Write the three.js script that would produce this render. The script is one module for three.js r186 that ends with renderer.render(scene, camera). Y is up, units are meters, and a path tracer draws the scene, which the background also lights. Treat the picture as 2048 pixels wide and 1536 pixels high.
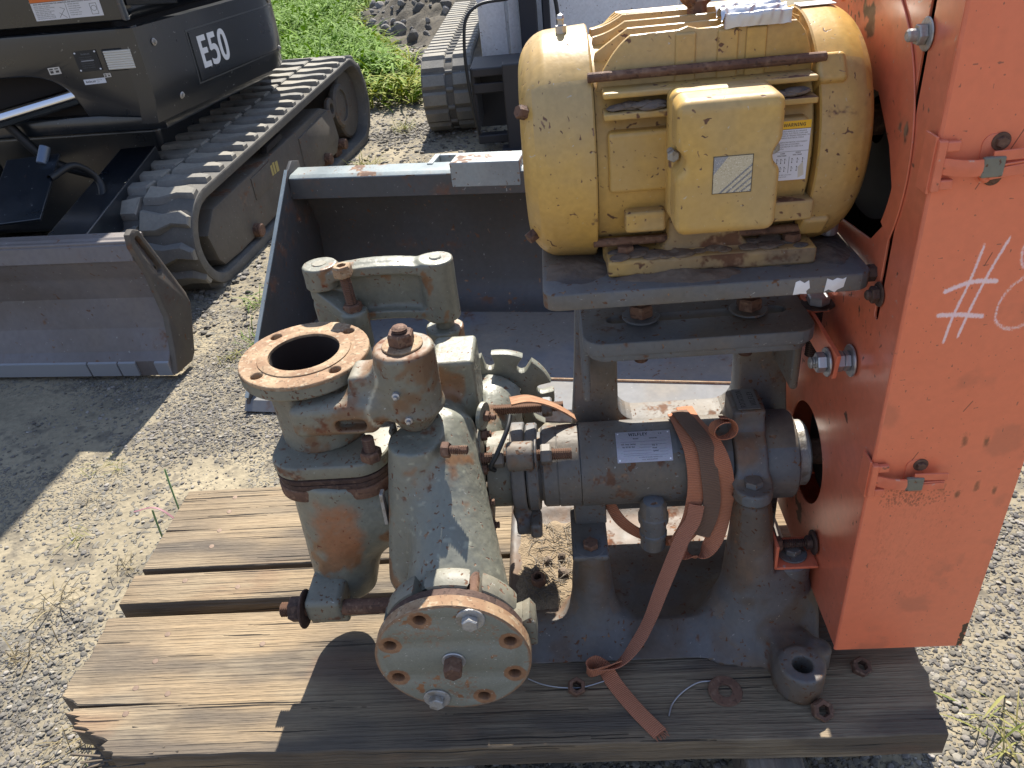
import * as THREE from 'three';
import { mergeGeometries, toCreasedNormals } from 'three/addons/utils/BufferGeometryUtils.js';
import { RoundedBoxGeometry } from 'three/addons/geometries/RoundedBoxGeometry.js';
import { FontLoader } from 'three/addons/loaders/FontLoader.js';
import { TextGeometry } from 'three/addons/geometries/TextGeometry.js';
const V = (x, y, z) => new THREE.Vector3(x, y, z), R = (d) => d * Math.PI / 180;
const scene = new THREE.Scene();
// ---------- camera, sky, sun, exposure ----------
const camera = new THREE.PerspectiveCamera(53.13, 4 / 3, 0.05, 400);
camera.position.set(0, 1.30, 0);
camera.rotation.order = 'YXZ';
camera.rotation.set(R(-32.6), R(5.0), R(-6.3));
scene.add(camera);
const toSun = V(0.05, 1, -0.9).normalize();
{ // clear summer sky: pale haze at the horizon, blue overhead, a soft brightening round the sun
  const W = 512, H = 256, d = new Float32Array(W * H * 4);
  for (let j = 0; j < H; j++) for (let i = 0; i < W; i++) {
    const th = ((j + 0.5) / H - 0.5) * Math.PI, ph = ((i + 0.5) / W - 0.5) * 2 * Math.PI, y = Math.sin(th), c = Math.cos(th) * Math.cos(ph) * toSun.x + y * toSun.y + Math.cos(th) * Math.sin(ph) * toSun.z, k = (j * W + i) * 4, t = Math.pow(Math.max(0, y), 0.55), g = 0.35 * Math.pow(Math.max(0, c), 12) + 0.9 * Math.pow(Math.max(0, c), 120);
    const col = y < 0 ? [0.3, 0.28, 0.24] : [0.35 + (0.125 - 0.35) * t + g, 0.375 + (0.198 - 0.375) * t + g, 0.41 + (0.375 - 0.41) * t + g * 0.95];
    d[k] = col[0]; d[k + 1] = col[1]; d[k + 2] = col[2]; d[k + 3] = 1;
  }
  const t = new THREE.DataTexture(d, W, H, THREE.RGBAFormat, THREE.FloatType); t.mapping = THREE.EquirectangularReflectionMapping; t.colorSpace = THREE.LinearSRGBColorSpace; t.magFilter = t.minFilter = THREE.LinearFilter; t.needsUpdate = true;
  scene.background = t; scene.environment = t;
}
const sun = new THREE.DirectionalLight(new THREE.Color(1, 0.94, 0.84), 5);
sun.name = 'sun'; sun.position.copy(toSun).multiplyScalar(20).add(V(0, 0, -2)); sun.target.position.set(0, 0, -2);
sun.castShadow = true; sun.shadow.mapSize.set(4096, 4096);
Object.assign(sun.shadow.camera, { left: -9, right: 9, top: 9, bottom: -9, near: 1, far: 50 });
sun.shadow.radius = 1; sun.shadow.bias = -0.0005;
scene.add(sun, sun.target);
const EXPOSURE = 2.3;
// ---------- random and noise ----------
function rng(seed) { let a = seed >>> 0; return () => { a = (a + 0x6d2b79f5) | 0; let t = Math.imul(a ^ (a >>> 15), 1 | a); t = (t + Math.imul(t ^ (t >>> 7), 61 | t)) ^ t; return ((t ^ (t >>> 14)) >>> 0) / 4294967296; }; }
function h3(x, y, z) { let n = Math.imul(x, 374761393) ^ Math.imul(y, 668265263) ^ Math.imul(z, 1274126177); n = Math.imul(n ^ (n >>> 13), 1274126177); return ((n ^ (n >>> 16)) >>> 0) / 4294967296; }
const sm = (t) => t * t * (3 - 2 * t), clamp = (x, a = 0, b = 1) => Math.min(b, Math.max(a, x)), lerp = (a, b, t) => a + (b - a) * t;
const ss = (a, b, x) => sm(clamp((x - a) / (b - a)));
const mod = (a, n) => ((a % n) + n) % n;
function n2(x, y, p, s) { // periodic value noise
  const xi = Math.floor(x), yi = Math.floor(y), u = sm(x - xi), v = sm(y - yi), x0 = mod(xi, p), x1 = mod(xi + 1, p), y0 = mod(yi, p), y1 = mod(yi + 1, p);
  return lerp(lerp(h3(x0, y0, s), h3(x1, y0, s), u), lerp(h3(x0, y1, s), h3(x1, y1, s), u), v);
}
function n2r(x, y, px, py, s) {
  const xi = Math.floor(x), yi = Math.floor(y), u = sm(x - xi), v = sm(y - yi), x0 = mod(xi, px), x1 = mod(xi + 1, px), y0 = mod(yi, py), y1 = mod(yi + 1, py);
  return lerp(lerp(h3(x0, y0, s), h3(x1, y0, s), u), lerp(h3(x0, y1, s), h3(x1, y1, s), u), v);
}
function fb(u, v, f, oct, s, g = 0.5) { let a = 1, t = 0, w = 0; for (let i = 0; i < oct; i++) { t += a * n2(u * f, v * f, f, s + i * 17); w += a; a *= g; f *= 2; } return t / w; }
function n3(x, y, z, s = 0) {
  const xi = Math.floor(x), yi = Math.floor(y), zi = Math.floor(z), u = sm(x - xi), v = sm(y - yi), w = sm(z - zi);
  const q = (k) => lerp(lerp(h3(xi, yi, zi + k + s * 991), h3(xi + 1, yi, zi + k + s * 991), u), lerp(h3(xi, yi + 1, zi + k + s * 991), h3(xi + 1, yi + 1, zi + k + s * 991), u), v);
  return lerp(q(0), q(1), w);
}
function f3(x, y, z, oct = 4, s = 0) { let a = 1, t = 0, w = 0; for (let i = 0; i < oct; i++) { t += a * n3(x, y, z, s + i); w += a; a *= 0.55; x *= 2.03; y *= 2.03; z *= 2.03; } return t / w; }
const mix3 = (a, b, t) => [lerp(a[0], b[0], t), lerp(a[1], b[1], t), lerp(a[2], b[2], t)];
// ---------- textures and materials ----------
const enc = (c) => Math.round(255 * clamp(c <= 0.0031308 ? c * 12.92 : 1.055 * Math.pow(c, 1 / 2.4) - 0.055));
function texPair(size, fn, metres, sy = size, my = metres) { // fn(u, v) -> [linear r, g, b, height, roughness]
  const a = new Uint8Array(size * sy * 4), b = new Uint8Array(size * sy * 4);
  for (let j = 0; j < sy; j++) for (let i = 0; i < size; i++) {
    const c = fn(i / size, j / sy), k = (j * size + i) * 4;
    a[k] = enc(c[0]); a[k + 1] = enc(c[1]); a[k + 2] = enc(c[2]); a[k + 3] = 255;
    b[k] = Math.round(255 * clamp(c[3])); b[k + 1] = Math.round(255 * clamp(c[4])); b[k + 2] = 0; b[k + 3] = 255;
  }
  return [a, b].map((d, n) => {
    const t = new THREE.DataTexture(d, size, sy, THREE.RGBAFormat, THREE.UnsignedByteType);
    t.wrapS = t.wrapT = THREE.RepeatWrapping; t.magFilter = THREE.LinearFilter; t.minFilter = THREE.LinearMipmapLinearFilter; t.generateMipmaps = true;
    if (!n) t.colorSpace = THREE.SRGBColorSpace;
    t.repeat.set(1 / metres, 1 / my); t.needsUpdate = true; return t;
  });
}
function surf(name, size, metres, bump, fn, extra = {}, sy, my) {
  const [map, hr] = texPair(size, fn, metres, sy, my);
  const m = new THREE.MeshPhysicalMaterial({ map, bumpMap: hr, bumpScale: bump, roughnessMap: hr, roughness: 1, metalness: 0, ...extra });
  m.name = name; return m;
}
const plain = (c, roughness = 0.6, extra = {}) => new THREE.MeshPhysicalMaterial({ color: new THREE.Color().setRGB(...c), roughness, ...extra });
function rustMask(u, v, s, lo, hi) { return ss(lo, hi, fb(u, v, 6, 6, s, 0.62)); }
const RUSTS = (u, v, s) => mix3(mix3([0.075, 0.038, 0.024], [0.165, 0.082, 0.044], fb(u, v, 24, 4, s)), [0.25, 0.15, 0.088], ss(0.58, 0.8, fb(u, v, 60, 3, s + 5)));
const M = {};
function paintSet(name, size, metres, base, o) {
  return surf(name, size, metres, o.bump ?? 0.0007, (u, v) => {
    const s = o.seed, big = fb(u, v, 4, 4, s), fine = fb(u, v, 90, 3, s + 3), mid = fb(u, v, 20, 4, s + 40), wx = 1.6 * (fine - 0.5) + 1.4 * (mid - 0.5);
    let c = mix3(base, o.alt ?? base, ss(0.35, 0.68, big)); c = c.map((k) => k * (0.88 + 0.24 * fine));
    const d = ss(0.45, 0.8, fb(u, v, 9, 5, s + 70)) * (o.dust ?? 0.4); c = mix3(c, o.dustC ?? [0.25, 0.2, 0.14], d * (0.4 + 0.6 * fine));
    const [r0, r1] = o.rust, rb = fb(u, v, 9, 5, s + 9, 0.6), halo = ss(r0 - 0.1, r1, rb) * 0.4 * ss(0.4, 0.62, fine + 0.25 * (mid - 0.5)), core = ss(r0, r1, rb + 0.12 * (fine - 0.5));
    const sp = n2(u * 120 + wx, v * 120 - wx, 120, s + 2), t = (o.spot ?? 0.8) + 0.06, spots = ss(t, t + 0.06, sp * (0.8 + 0.4 * mid) + 0.1 * (big - 0.5));
    const rm = clamp(Math.max(core, spots, halo)), rc = RUSTS(u, v, s + 20); c = mix3(c, rc, rm);
    const w = ss(0.965, 0.985, n2(u * 140 + 1.5 * wx, v * 140 + wx, 140, s + 31)); c = mix3(c, [0.45, 0.45, 0.42], w * 0.7);
    return [...c, 0.55 - 0.3 * Math.max(core, spots) + 0.25 * (fine - 0.5) + 0.1 * d, clamp((o.rough ?? 0.5) + 0.35 * rm + 0.25 * d + 0.12 * (mid - 0.5))];
  }, o.extra);
}
M.grey = paintSet('grey_paint', 1024, 0.5, [0.185, 0.185, 0.145], { alt: [0.162, 0.162, 0.128], bump: 0.0013, seed: 11, rust: [0.71, 0.8], spot: 0.83, rough: 0.42, dust: 0.22 });
M.greyRust = paintSet('grey_paint_rusty', 1024, 0.5, [0.182, 0.176, 0.136], { alt: [0.155, 0.145, 0.11], seed: 23, rust: [0.64, 0.78], spot: 0.78, rough: 0.55, dust: 0.4, bump: 0.0012 });
M.cast = paintSet('grey_casting_dusty', 1024, 0.5, [0.115, 0.12, 0.125], { alt: [0.125, 0.106, 0.083], seed: 37, rust: [0.67, 0.78], spot: 0.83, rough: 0.6, dust: 0.5, dustC: [0.22, 0.165, 0.11], bump: 0.0014 });
M.yellow = paintSet('yellow_paint', 1024, 0.5, [0.51, 0.315, 0.085], { alt: [0.43, 0.29, 0.115], seed: 51, rust: [0.75, 0.82], spot: 0.86, rough: 0.36, dust: 0.45, dustC: [0.33, 0.235, 0.12] });
M.yellowWorn = paintSet('yellow_paint_worn', 512, 0.5, [0.48, 0.30, 0.085], { alt: [0.38, 0.26, 0.11], seed: 57, rust: [0.63, 0.7], spot: 0.8, rough: 0.5, dust: 0.65, dustC: [0.24, 0.175, 0.12] });
M.yellowDirty = paintSet('yellow_paint_dirty', 512, 0.5, [0.44, 0.28, 0.09], { alt: [0.3, 0.21, 0.105], seed: 59, rust: [0.62, 0.74], spot: 0.82, rough: 0.6, dust: 1.0, dustC: [0.15, 0.115, 0.082], bump: 0.0014 });
M.orange = paintSet('orange_paint', 512, 0.8, [0.68, 0.165, 0.08], { alt: [0.65, 0.175, 0.095], seed: 63, rust: [0.76, 0.8], spot: 0.88, rough: 0.34, dust: 0.18, dustC: [0.4, 0.13, 0.08], bump: 0.0002 });
M.steelDark = paintSet('worn_dark_steel', 512, 1.1, [0.145, 0.13, 0.128], { alt: [0.12, 0.1, 0.088], seed: 71, rust: [0.68, 0.8], spot: 0.88, rough: 0.5, dust: 0.5, dustC: [0.19, 0.16, 0.13], bump: 0.001 });
M.bucket = paintSet('bucket_worn_steel', 512, 1.1, [0.060, 0.061, 0.062], { alt: [0.055, 0.051, 0.046], seed: 79, rust: [0.7, 0.88], spot: 0.86, rough: 0.5, dust: 0.3, dustC: [0.09, 0.075, 0.065], bump: 0.0008 });
M.floorSteel = paintSet('scoured_bucket_floor', 512, 1.1, [0.15, 0.152, 0.155], { alt: [0.185, 0.165, 0.135], seed: 83, rust: [0.68, 0.84], spot: 0.86, rough: 0.75, dust: 0.4, dustC: [0.3, 0.25, 0.18], bump: 0.0006 });
M.greenGrey = paintSet('pale_painted_steel', 512, 0.8, [0.26, 0.30, 0.30], { alt: [0.2, 0.23, 0.235], seed: 87, rust: [0.64, 0.7], spot: 0.85, rough: 0.4, dust: 0.3, dustC: [0.3, 0.27, 0.22] });
M.black = paintSet('dark_machine_paint', 512, 1.4, [0.008, 0.011, 0.016], { alt: [0.010, 0.014, 0.019], seed: 91, rust: [0.85, 0.9], spot: 0.95, rough: 0.3, dust: 0.3, dustC: [0.02, 0.021, 0.024], bump: 0.0002, extra: { clearcoat: 0.7, clearcoatRoughness: 0.15 } });
M.frame = paintSet('dusty_track_frame', 512, 1.4, [0.105, 0.092, 0.075], { alt: [0.078, 0.068, 0.058], seed: 97, rust: [0.66, 0.8], spot: 0.88, rough: 0.7, dust: 0.6, dustC: [0.13, 0.105, 0.08], bump: 0.0008 });
M.rubber = paintSet('dusty_rubber', 512, 0.9, [0.12, 0.112, 0.098], { alt: [0.085, 0.08, 0.073], seed: 101, rust: [0.9, 0.95], spot: 0.95, rough: 0.85, dust: 0.7, dustC: [0.19, 0.17, 0.135], bump: 0.0025 });
M.rubberDust = paintSet('pale_dusty_rubber', 512, 0.9, [0.24, 0.222, 0.185], { alt: [0.165, 0.157, 0.14], seed: 103, rust: [0.9, 0.95], spot: 0.95, rough: 0.85, dust: 0.7, dustC: [0.3, 0.27, 0.215], bump: 0.002 });
M.white = paintSet('white_machine_paint', 512, 1.0, [0.74, 0.74, 0.75], { alt: [0.69, 0.69, 0.7], seed: 107, rust: [0.8, 0.85], spot: 0.9, rough: 0.4, dust: 0.15 });
M.dirt = surf('caked_dirt', 512, 0.3, 0.004, (u, v) => { const a = fb(u, v, 16, 5, 5), b = fb(u, v, 5, 4, 9); const c = mix3([0.115, 0.085, 0.065], [0.2, 0.155, 0.115], a); return [...mix3(c, [0.07, 0.062, 0.06], ss(0.5, 0.75, b)), a, 0.95]; });
function rustSet(name, seed, A, B, C, bump = 0.0012, size = 512) { return surf(name, size, 0.3, bump, (u, v) => { const a = fb(u, v, 8, 6, seed, 0.6), b = fb(u, v, 50, 3, seed + 4); let c = mix3(A, B, ss(0.3, 0.7, a)); c = mix3(c, C, ss(0.55, 0.8, b) * 0.8); const p = ss(0.76, 0.86, n2(u * 90 + 2 * b, v * 90 - 2 * a, 90, seed + 8)); c = c.map((k) => k * (1 - 0.35 * p)); return [...c, 0.5 + 0.4 * (b - 0.5) - 0.3 * p, 0.82]; }); }
M.rust = rustSet('rust_brown', 121, [0.085, 0.042, 0.027], [0.15, 0.077, 0.046], [0.21, 0.125, 0.078]);
M.rustPale = rustSet('rust_pale_orange', 127, [0.225, 0.128, 0.068], [0.32, 0.222, 0.13], [0.36, 0.285, 0.19], 0.0008, 1024);
M.rustDark = rustSet('rust_dark', 131, [0.04, 0.02, 0.015], [0.075, 0.04, 0.028], [0.10, 0.06, 0.042]);
M.zinc = surf('dull_zinc', 256, 0.1, 0.0004, (u, v) => { const a = fb(u, v, 8, 5, 141), b = fb(u, v, 60, 2, 3); return [...mix3([0.36, 0.35, 0.33], [0.24, 0.215, 0.18], ss(0.45, 0.7, a)).map((k) => k * (0.85 + 0.3 * b)), b, 0.42]; }, { metalness: 0.35 });
M.chrome = plain([0.62, 0.64, 0.68], 0.12, { metalness: 1 });
M.galv = plain([0.42, 0.42, 0.43], 0.35, { metalness: 0.7 });
M.hole = plain([0.012, 0.009, 0.008], 0.9);
M.hose = plain([0.012, 0.013, 0.014], 0.5);
// weathered timber: grain along u, checks as recessed lines
function woodSet(name, seed, base, alt, dark, res = 2048) {
  const r = rng(seed), checks = Array.from({ length: 80 }, () => ({ u: r(), v: r(), L: 0.03 + 0.16 * r() * r(), w: 0.0012 + 0.0026 * r(), s: r() * 50 }));
  const rows = 200, bucket = Array.from({ length: rows }, () => []); for (const c of checks) for (let k = -3; k <= 3; k++) bucket[mod(Math.floor(c.v * rows) + k, rows)].push(c);
  return surf(name, res, 1.5, 0.006, (u, v) => {
    const warp = 0.008 * (fb(u, v, 4, 3, seed) - 0.5), vv = v + warp;
    const g1 = n2r(u * 10, vv * 300, 10, 300, seed + 1), g2 = n2r(u * 3, vv * 110, 3, 110, seed + 2), g3 = n2r(u * 60, vv * 600, 60, 600, seed + 3), sp = fb(u, v, 150, 2, seed + 21);
    let c = mix3(base, alt, ss(0.3, 0.7, fb(u, v, 5, 5, seed + 5)));
    c = c.map((k) => k * (0.62 + 0.26 * g1 + 0.24 * g2 + 0.14 * g3 + 0.16 * sp));
    c = mix3(c, dark, ss(0.44, 0.72, n2r(u * 5, vv * 22, 5, 22, seed + 8) * 0.45 + 0.55 * fb(u, v, 9, 5, seed + 6)) * 0.75);
    c = mix3(c, [0.34, 0.275, 0.18], ss(0.53, 0.75, fb(u, v, 12, 5, seed + 26)) * 0.35 * g1);
    let ck = 0; for (const q of bucket[Math.min(rows - 1, Math.floor(v * rows))]) { let du = mod(u - q.u + 0.5, 1) - 0.5; const dv = mod(v - q.v + 0.5, 1) - 0.5; if (Math.abs(du) < q.L) { const t = 1 - Math.abs(du) / q.L, wob = 0.004 * (n2(u * 30 + q.s, q.s, 64, seed + 9) - 0.5); ck = Math.max(ck, ss(q.w * t, q.w * t * 0.4, Math.abs(dv - wob))); } }
    c = mix3(c, [0.03, 0.022, 0.015], ck * 0.9);
    c = mix3(c, [0.17, 0.09, 0.05], ss(0.6, 0.74, fb(u, v, 7, 5, seed + 15)) * 0.35);
    return [...c, 0.6 + 0.2 * (g1 - 0.5) + 0.22 * (g2 - 0.5) + 0.16 * (g3 - 0.5) + 0.1 * (sp - 0.5) - 0.55 * ck, 0.85];
  }, {}, res / 2, 0.75);
}
M.wood = woodSet('weathered_timber', 201, [0.215, 0.155, 0.09], [0.14, 0.107, 0.07], [0.06, 0.05, 0.041]);
M.woodGrey = woodSet('grey_timber', 233, [0.19, 0.16, 0.125], [0.15, 0.125, 0.098], [0.08, 0.07, 0.06], 1024);
M.strap = surf('orange_webbing', 256, 0.03, 0.0006, (u, v) => { const r = 0.5 + 0.5 * Math.sin(v * 62.83), f = fb(u, v, 40, 3, 7); return [...mix3([0.42, 0.135, 0.065], [0.5, 0.22, 0.12], f).map((k) => k * (0.75 + 0.35 * r)), r, 0.9]; });
M.strapMid = surf('faded_webbing', 256, 0.03, 0.0006, (u, v) => { const r = 0.5 + 0.5 * Math.sin(v * 62.83), f = fb(u, v, 40, 3, 27); return [...mix3([0.36, 0.135, 0.08], [0.44, 0.2, 0.12], f).map((k) => k * (0.75 + 0.35 * r)), r, 0.9]; });
M.strapDark = surf('dirty_webbing', 256, 0.03, 0.0006, (u, v) => { const r = 0.5 + 0.5 * Math.sin(v * 62.83), f = fb(u, v, 40, 3, 17); return [...mix3([0.15, 0.09, 0.06], [0.2, 0.12, 0.08], f).map((k) => k * (0.75 + 0.35 * r)), r, 0.9]; });
function canvasMat(w, h, draw, extra = {}) {
  const cv = document.createElement('canvas'); cv.width = w; cv.height = h; const g = cv.getContext('2d'); draw(g, w, h);
  const t = new THREE.CanvasTexture(cv); t.colorSpace = THREE.SRGBColorSpace; t.needsUpdate = true;
  return new THREE.MeshPhysicalMaterial({ map: t, roughness: 0.5, ...extra });
}
// ---------- geometry helpers ----------
const AX = { x: V(1, 0, 0), y: V(0, 1, 0), z: V(0, 0, 1) };
const dirOf = (d) => (typeof d === 'string' ? (d[0] === '-' ? AX[d[1]].clone().negate() : AX[d].clone()) : V(...d).normalize());
function clean(g, crease = 0.55) {
  let q = g.index ? g.toNonIndexed() : g;
  if (crease) q = toCreasedNormals(q, crease);
  for (const k of Object.keys(q.attributes)) if (!['position', 'normal', 'uv', 'color'].includes(k)) q.deleteAttribute(k);
  if (!q.attributes.uv) q.setAttribute('uv', new THREE.BufferAttribute(new Float32Array(q.attributes.position.count * 2), 2));
  q.morphAttributes = {}; return q;
}
function boxUV(g, turn = false) {
  const p = g.attributes.position, n = g.attributes.normal, uv = g.attributes.uv;
  for (let i = 0; i < p.count; i += 3) {
    let nx = 0, ny = 0, nz = 0;
    const a = V().fromBufferAttribute(p, i), b = V().fromBufferAttribute(p, i + 1).sub(a), c = V().fromBufferAttribute(p, i + 2).sub(a); b.cross(c);
    nx = Math.abs(b.x); ny = Math.abs(b.y); nz = Math.abs(b.z);
    for (let k = i; k < i + 3; k++) {
      const x = p.getX(k), y = p.getY(k), z = p.getZ(k);
      let s, t; if (nx > ny && nx > nz) { s = z + 0.37; t = y + 0.21; } else if (ny > nz) { s = x; t = z + 0.13; } else { s = x + 0.11; t = y; }
      uv.setXY(k, turn ? t : s, turn ? s : t);
    }
  }
  return g;
}
function rev(pts, from, dir, seg = 32, crease = 0.5) { // pts [t along, radius]
  const g = new THREE.LatheGeometry(pts.map(([t, r]) => new THREE.Vector2(Math.max(r, 1e-5), t)), seg);
  g.applyQuaternion(new THREE.Quaternion().setFromUnitVectors(AX.y, dirOf(dir))); g.translate(...from);
  return clean(g, crease);
}
const cyl = (from, dir, h, r, b = 0.002, seg = 32, r2 = r) => rev([[0, 0], [0, r - b], [b, r], [h - b, r2], [h, r2 - b], [h, 0]], from, dir, seg);
const ring = (from, dir, h, r, ri, b = 0.001, seg = 36) => rev([[0, ri], [0, r - b], [b, r], [h - b, r], [h, r - b], [h, ri], [0, ri]], from, dir, seg);
const hex = (from, dir, h, r, ri = 0) => rev([[0, ri], [0, r * 0.93], [h * 0.14, r], [h * 0.84, r], [h, r * 0.88], [h, ri], ...(ri ? [[0, ri]] : [])], from, dir, 6, 0.3);
function thread(from, dir, L, r, pitch = 0.0036, seg = 16) { const p = [[0, 0]], n = Math.max(2, Math.round(L / pitch)); for (let i = 0; i < n; i++) p.push([i * L / n, r * 0.8], [(i + 0.5) * L / n, r]); p.push([L, r * 0.86], [L, 0]); return rev(p, from, dir, seg, 0.9); }
function bx(x0, x1, y0, y1, z0, z1, r = 0.003, seg = 2) { const g = new RoundedBoxGeometry(x1 - x0, y1 - y0, z1 - z0, seg, Math.min(r, (x1 - x0) / 2.01, (y1 - y0) / 2.01, (z1 - z0) / 2.01)); g.translate((x0 + x1) / 2, (y0 + y1) / 2, (z0 + z1) / 2); return clean(g, 0); }
function bar(a, b, w, h, r = 0.003, up = V(0, 1, 0)) { // box from a to b
  const A = V(...a), B = V(...b), L = A.distanceTo(B), g = new RoundedBoxGeometry(w, h, L, 2, Math.min(r, w / 2.02, h / 2.02));
  g.applyMatrix4(new THREE.Matrix4().lookAt(B, A, up)); g.translate(...A.add(B).multiplyScalar(0.5).toArray()); return clean(g, 0);
}
function tube(pts, r, seg = 40, rs = 10) { return clean(new THREE.TubeGeometry(new THREE.CatmullRomCurve3(pts.map((p) => V(...p))), seg, r, rs), 0); }
function shapeOf(pts, holes = []) { const s = pts.isShape ? pts : new THREE.Shape(pts.map((p) => new THREE.Vector2(...p))); for (const h of holes) s.holes.push(h.isPath ? h : new THREE.Path(h.map((p) => new THREE.Vector2(...p)))); return s; }
// plane: 'xy' (depth to +z), 'zy' (shape x = z, depth to +x), 'xz' (shape y = -z, depth to +y)
function ext(pts, holes, plane, at, depth, bevel = 0.002, seg = 2) {
  const g = new THREE.ExtrudeGeometry(shapeOf(pts, holes), { depth: depth - 2 * bevel, bevelEnabled: bevel > 0, bevelThickness: bevel, bevelSize: bevel, bevelOffset: -bevel, bevelSegments: seg, curveSegments: 20 });
  g.translate(0, 0, bevel);
  if (plane === 'zy') { g.applyMatrix4(new THREE.Matrix4().makeBasis(V(0, 0, -1), V(0, 1, 0), V(1, 0, 0))); g.translate(at, 0, 0); } // shape x = -z
  else if (plane === 'xz') { g.rotateX(-Math.PI / 2); g.translate(0, at, 0); } // shape y = -z
  else g.translate(0, 0, at);
  return clean(g, 0.5);
}
function rrect(x0, y0, x1, y1, r, P = THREE.Shape) { const s = new P(); s.moveTo(x0 + r, y0); s.lineTo(x1 - r, y0); s.absarc(x1 - r, y0 + r, r, -Math.PI / 2, 0); s.lineTo(x1, y1 - r); s.absarc(x1 - r, y1 - r, r, 0, Math.PI / 2); s.lineTo(x0 + r, y1); s.absarc(x0 + r, y1 - r, r, Math.PI / 2, Math.PI); s.lineTo(x0, y0 + r); s.absarc(x0 + r, y0 + r, r, Math.PI, 1.5 * Math.PI); return s; }
function circ(x, y, r, P = THREE.Path) { const s = new P(); s.absarc(x, y, r, 0, Math.PI * 2); return s; }
Object.defineProperty(THREE.Path.prototype, 'isPath', { value: true }); Object.defineProperty(THREE.Shape.prototype, 'isShape', { value: true });
function ribbon(pts, widths, w, th = 0.0016, n = 90) { // strap through pts, widths = direction across at each point
  const c = new THREE.CatmullRomCurve3(pts.map((p) => V(...p))), d = new THREE.CatmullRomCurve3(widths.map((p) => V(...p))), P = [], I = [], U = [];
  let L = 0, prev = null;
  for (let i = 0; i <= n; i++) {
    const t = i / n, q = c.getPoint(t), tg = c.getTangent(t), a = d.getPoint(t); a.addScaledVector(tg, -a.dot(tg)).normalize(); const nn = tg.clone().cross(a).normalize();
    if (prev) L += q.distanceTo(prev); prev = q;
    for (const [s, k] of [[-1, -1], [-0.33, -1], [0.33, -1], [1, -1], [1, 1], [0.33, 1], [-0.33, 1], [-1, 1]]) { const z = q.clone().addScaledVector(a, s * w / 2).addScaledVector(nn, k * th / 2 + 0.0012 * (1 - s * s)); P.push(z.x, z.y, z.z); U.push((s + 1) * w / 2, L); }
  }
  for (let i = 0; i < n; i++) for (let k = 0; k < 8; k++) { const a = i * 8 + k, b = i * 8 + (k + 1) % 8; I.push(a, a + 8, b, b, a + 8, b + 8); }
  I.push(0, 1, 7, 1, 6, 7, 1, 2, 6, 2, 5, 6, 2, 3, 5, 3, 4, 5); const e = n * 8; I.push(e, e + 7, e + 1, e + 1, e + 7, e + 6, e + 1, e + 6, e + 2, e + 2, e + 6, e + 5, e + 2, e + 5, e + 3, e + 3, e + 5, e + 4);
  const g = new THREE.BufferGeometry(); g.setAttribute('position', new THREE.Float32BufferAttribute(P, 3)); g.setAttribute('uv', new THREE.Float32BufferAttribute(U, 2)); g.setIndex(I);
  const q = clean(g, 0.9); q.userData.keepUV = true; return q;
}
// signed distance shapes meshed by surface nets
const smin = (a, b, k) => { const h = Math.max(k - Math.abs(a - b), 0) / k; return Math.min(a, b) - h * h * k / 4; };
const smax = (a, b, k) => -smin(-a, -b, k);
const S = {
  cap(p, a, b, ra, rb = ra) { const bx = b[0] - a[0], by = b[1] - a[1], bz = b[2] - a[2], px = p[0] - a[0], py = p[1] - a[1], pz = p[2] - a[2], h = clamp((px * bx + py * by + pz * bz) / (bx * bx + by * by + bz * bz)); return Math.hypot(px - bx * h, py - by * h, pz - bz * h) - lerp(ra, rb, h); },
  box(p, c, h, r = 0.004) { const x = Math.abs(p[0] - c[0]) - h[0] + r, y = Math.abs(p[1] - c[1]) - h[1] + r, z = Math.abs(p[2] - c[2]) - h[2] + r; return Math.hypot(Math.max(x, 0), Math.max(y, 0), Math.max(z, 0)) + Math.min(Math.max(x, y, z), 0) - r; },
  cyl(p, c, ax, r, h, rd = 0.004) { const d = [p[0] - c[0], p[1] - c[1], p[2] - c[2]], i = 'xyz'.indexOf(ax), t = Math.abs(d[i]) - h + rd, q = Math.hypot(d[(i + 1) % 3], d[(i + 2) % 3]) - r + rd; return Math.hypot(Math.max(t, 0), Math.max(q, 0)) + Math.min(Math.max(t, q), 0) - rd; },
  cone(p, a, b, ra, rb, rd = 0.003) { const bx = b[0] - a[0], by = b[1] - a[1], bz = b[2] - a[2], L = Math.hypot(bx, by, bz), px = p[0] - a[0], py = p[1] - a[1], pz = p[2] - a[2], t = (px * bx + py * by + pz * bz) / L, q = Math.sqrt(Math.max(0, px * px + py * py + pz * pz - t * t)), e = Math.max(-t, t - L) + rd, f = (q - lerp(ra, rb, clamp(t / L))) * Math.cos(Math.atan2(Math.abs(ra - rb), L)) + rd; return Math.hypot(Math.max(e, 0), Math.max(f, 0)) + Math.min(Math.max(e, f), 0) - rd; },
};
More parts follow.
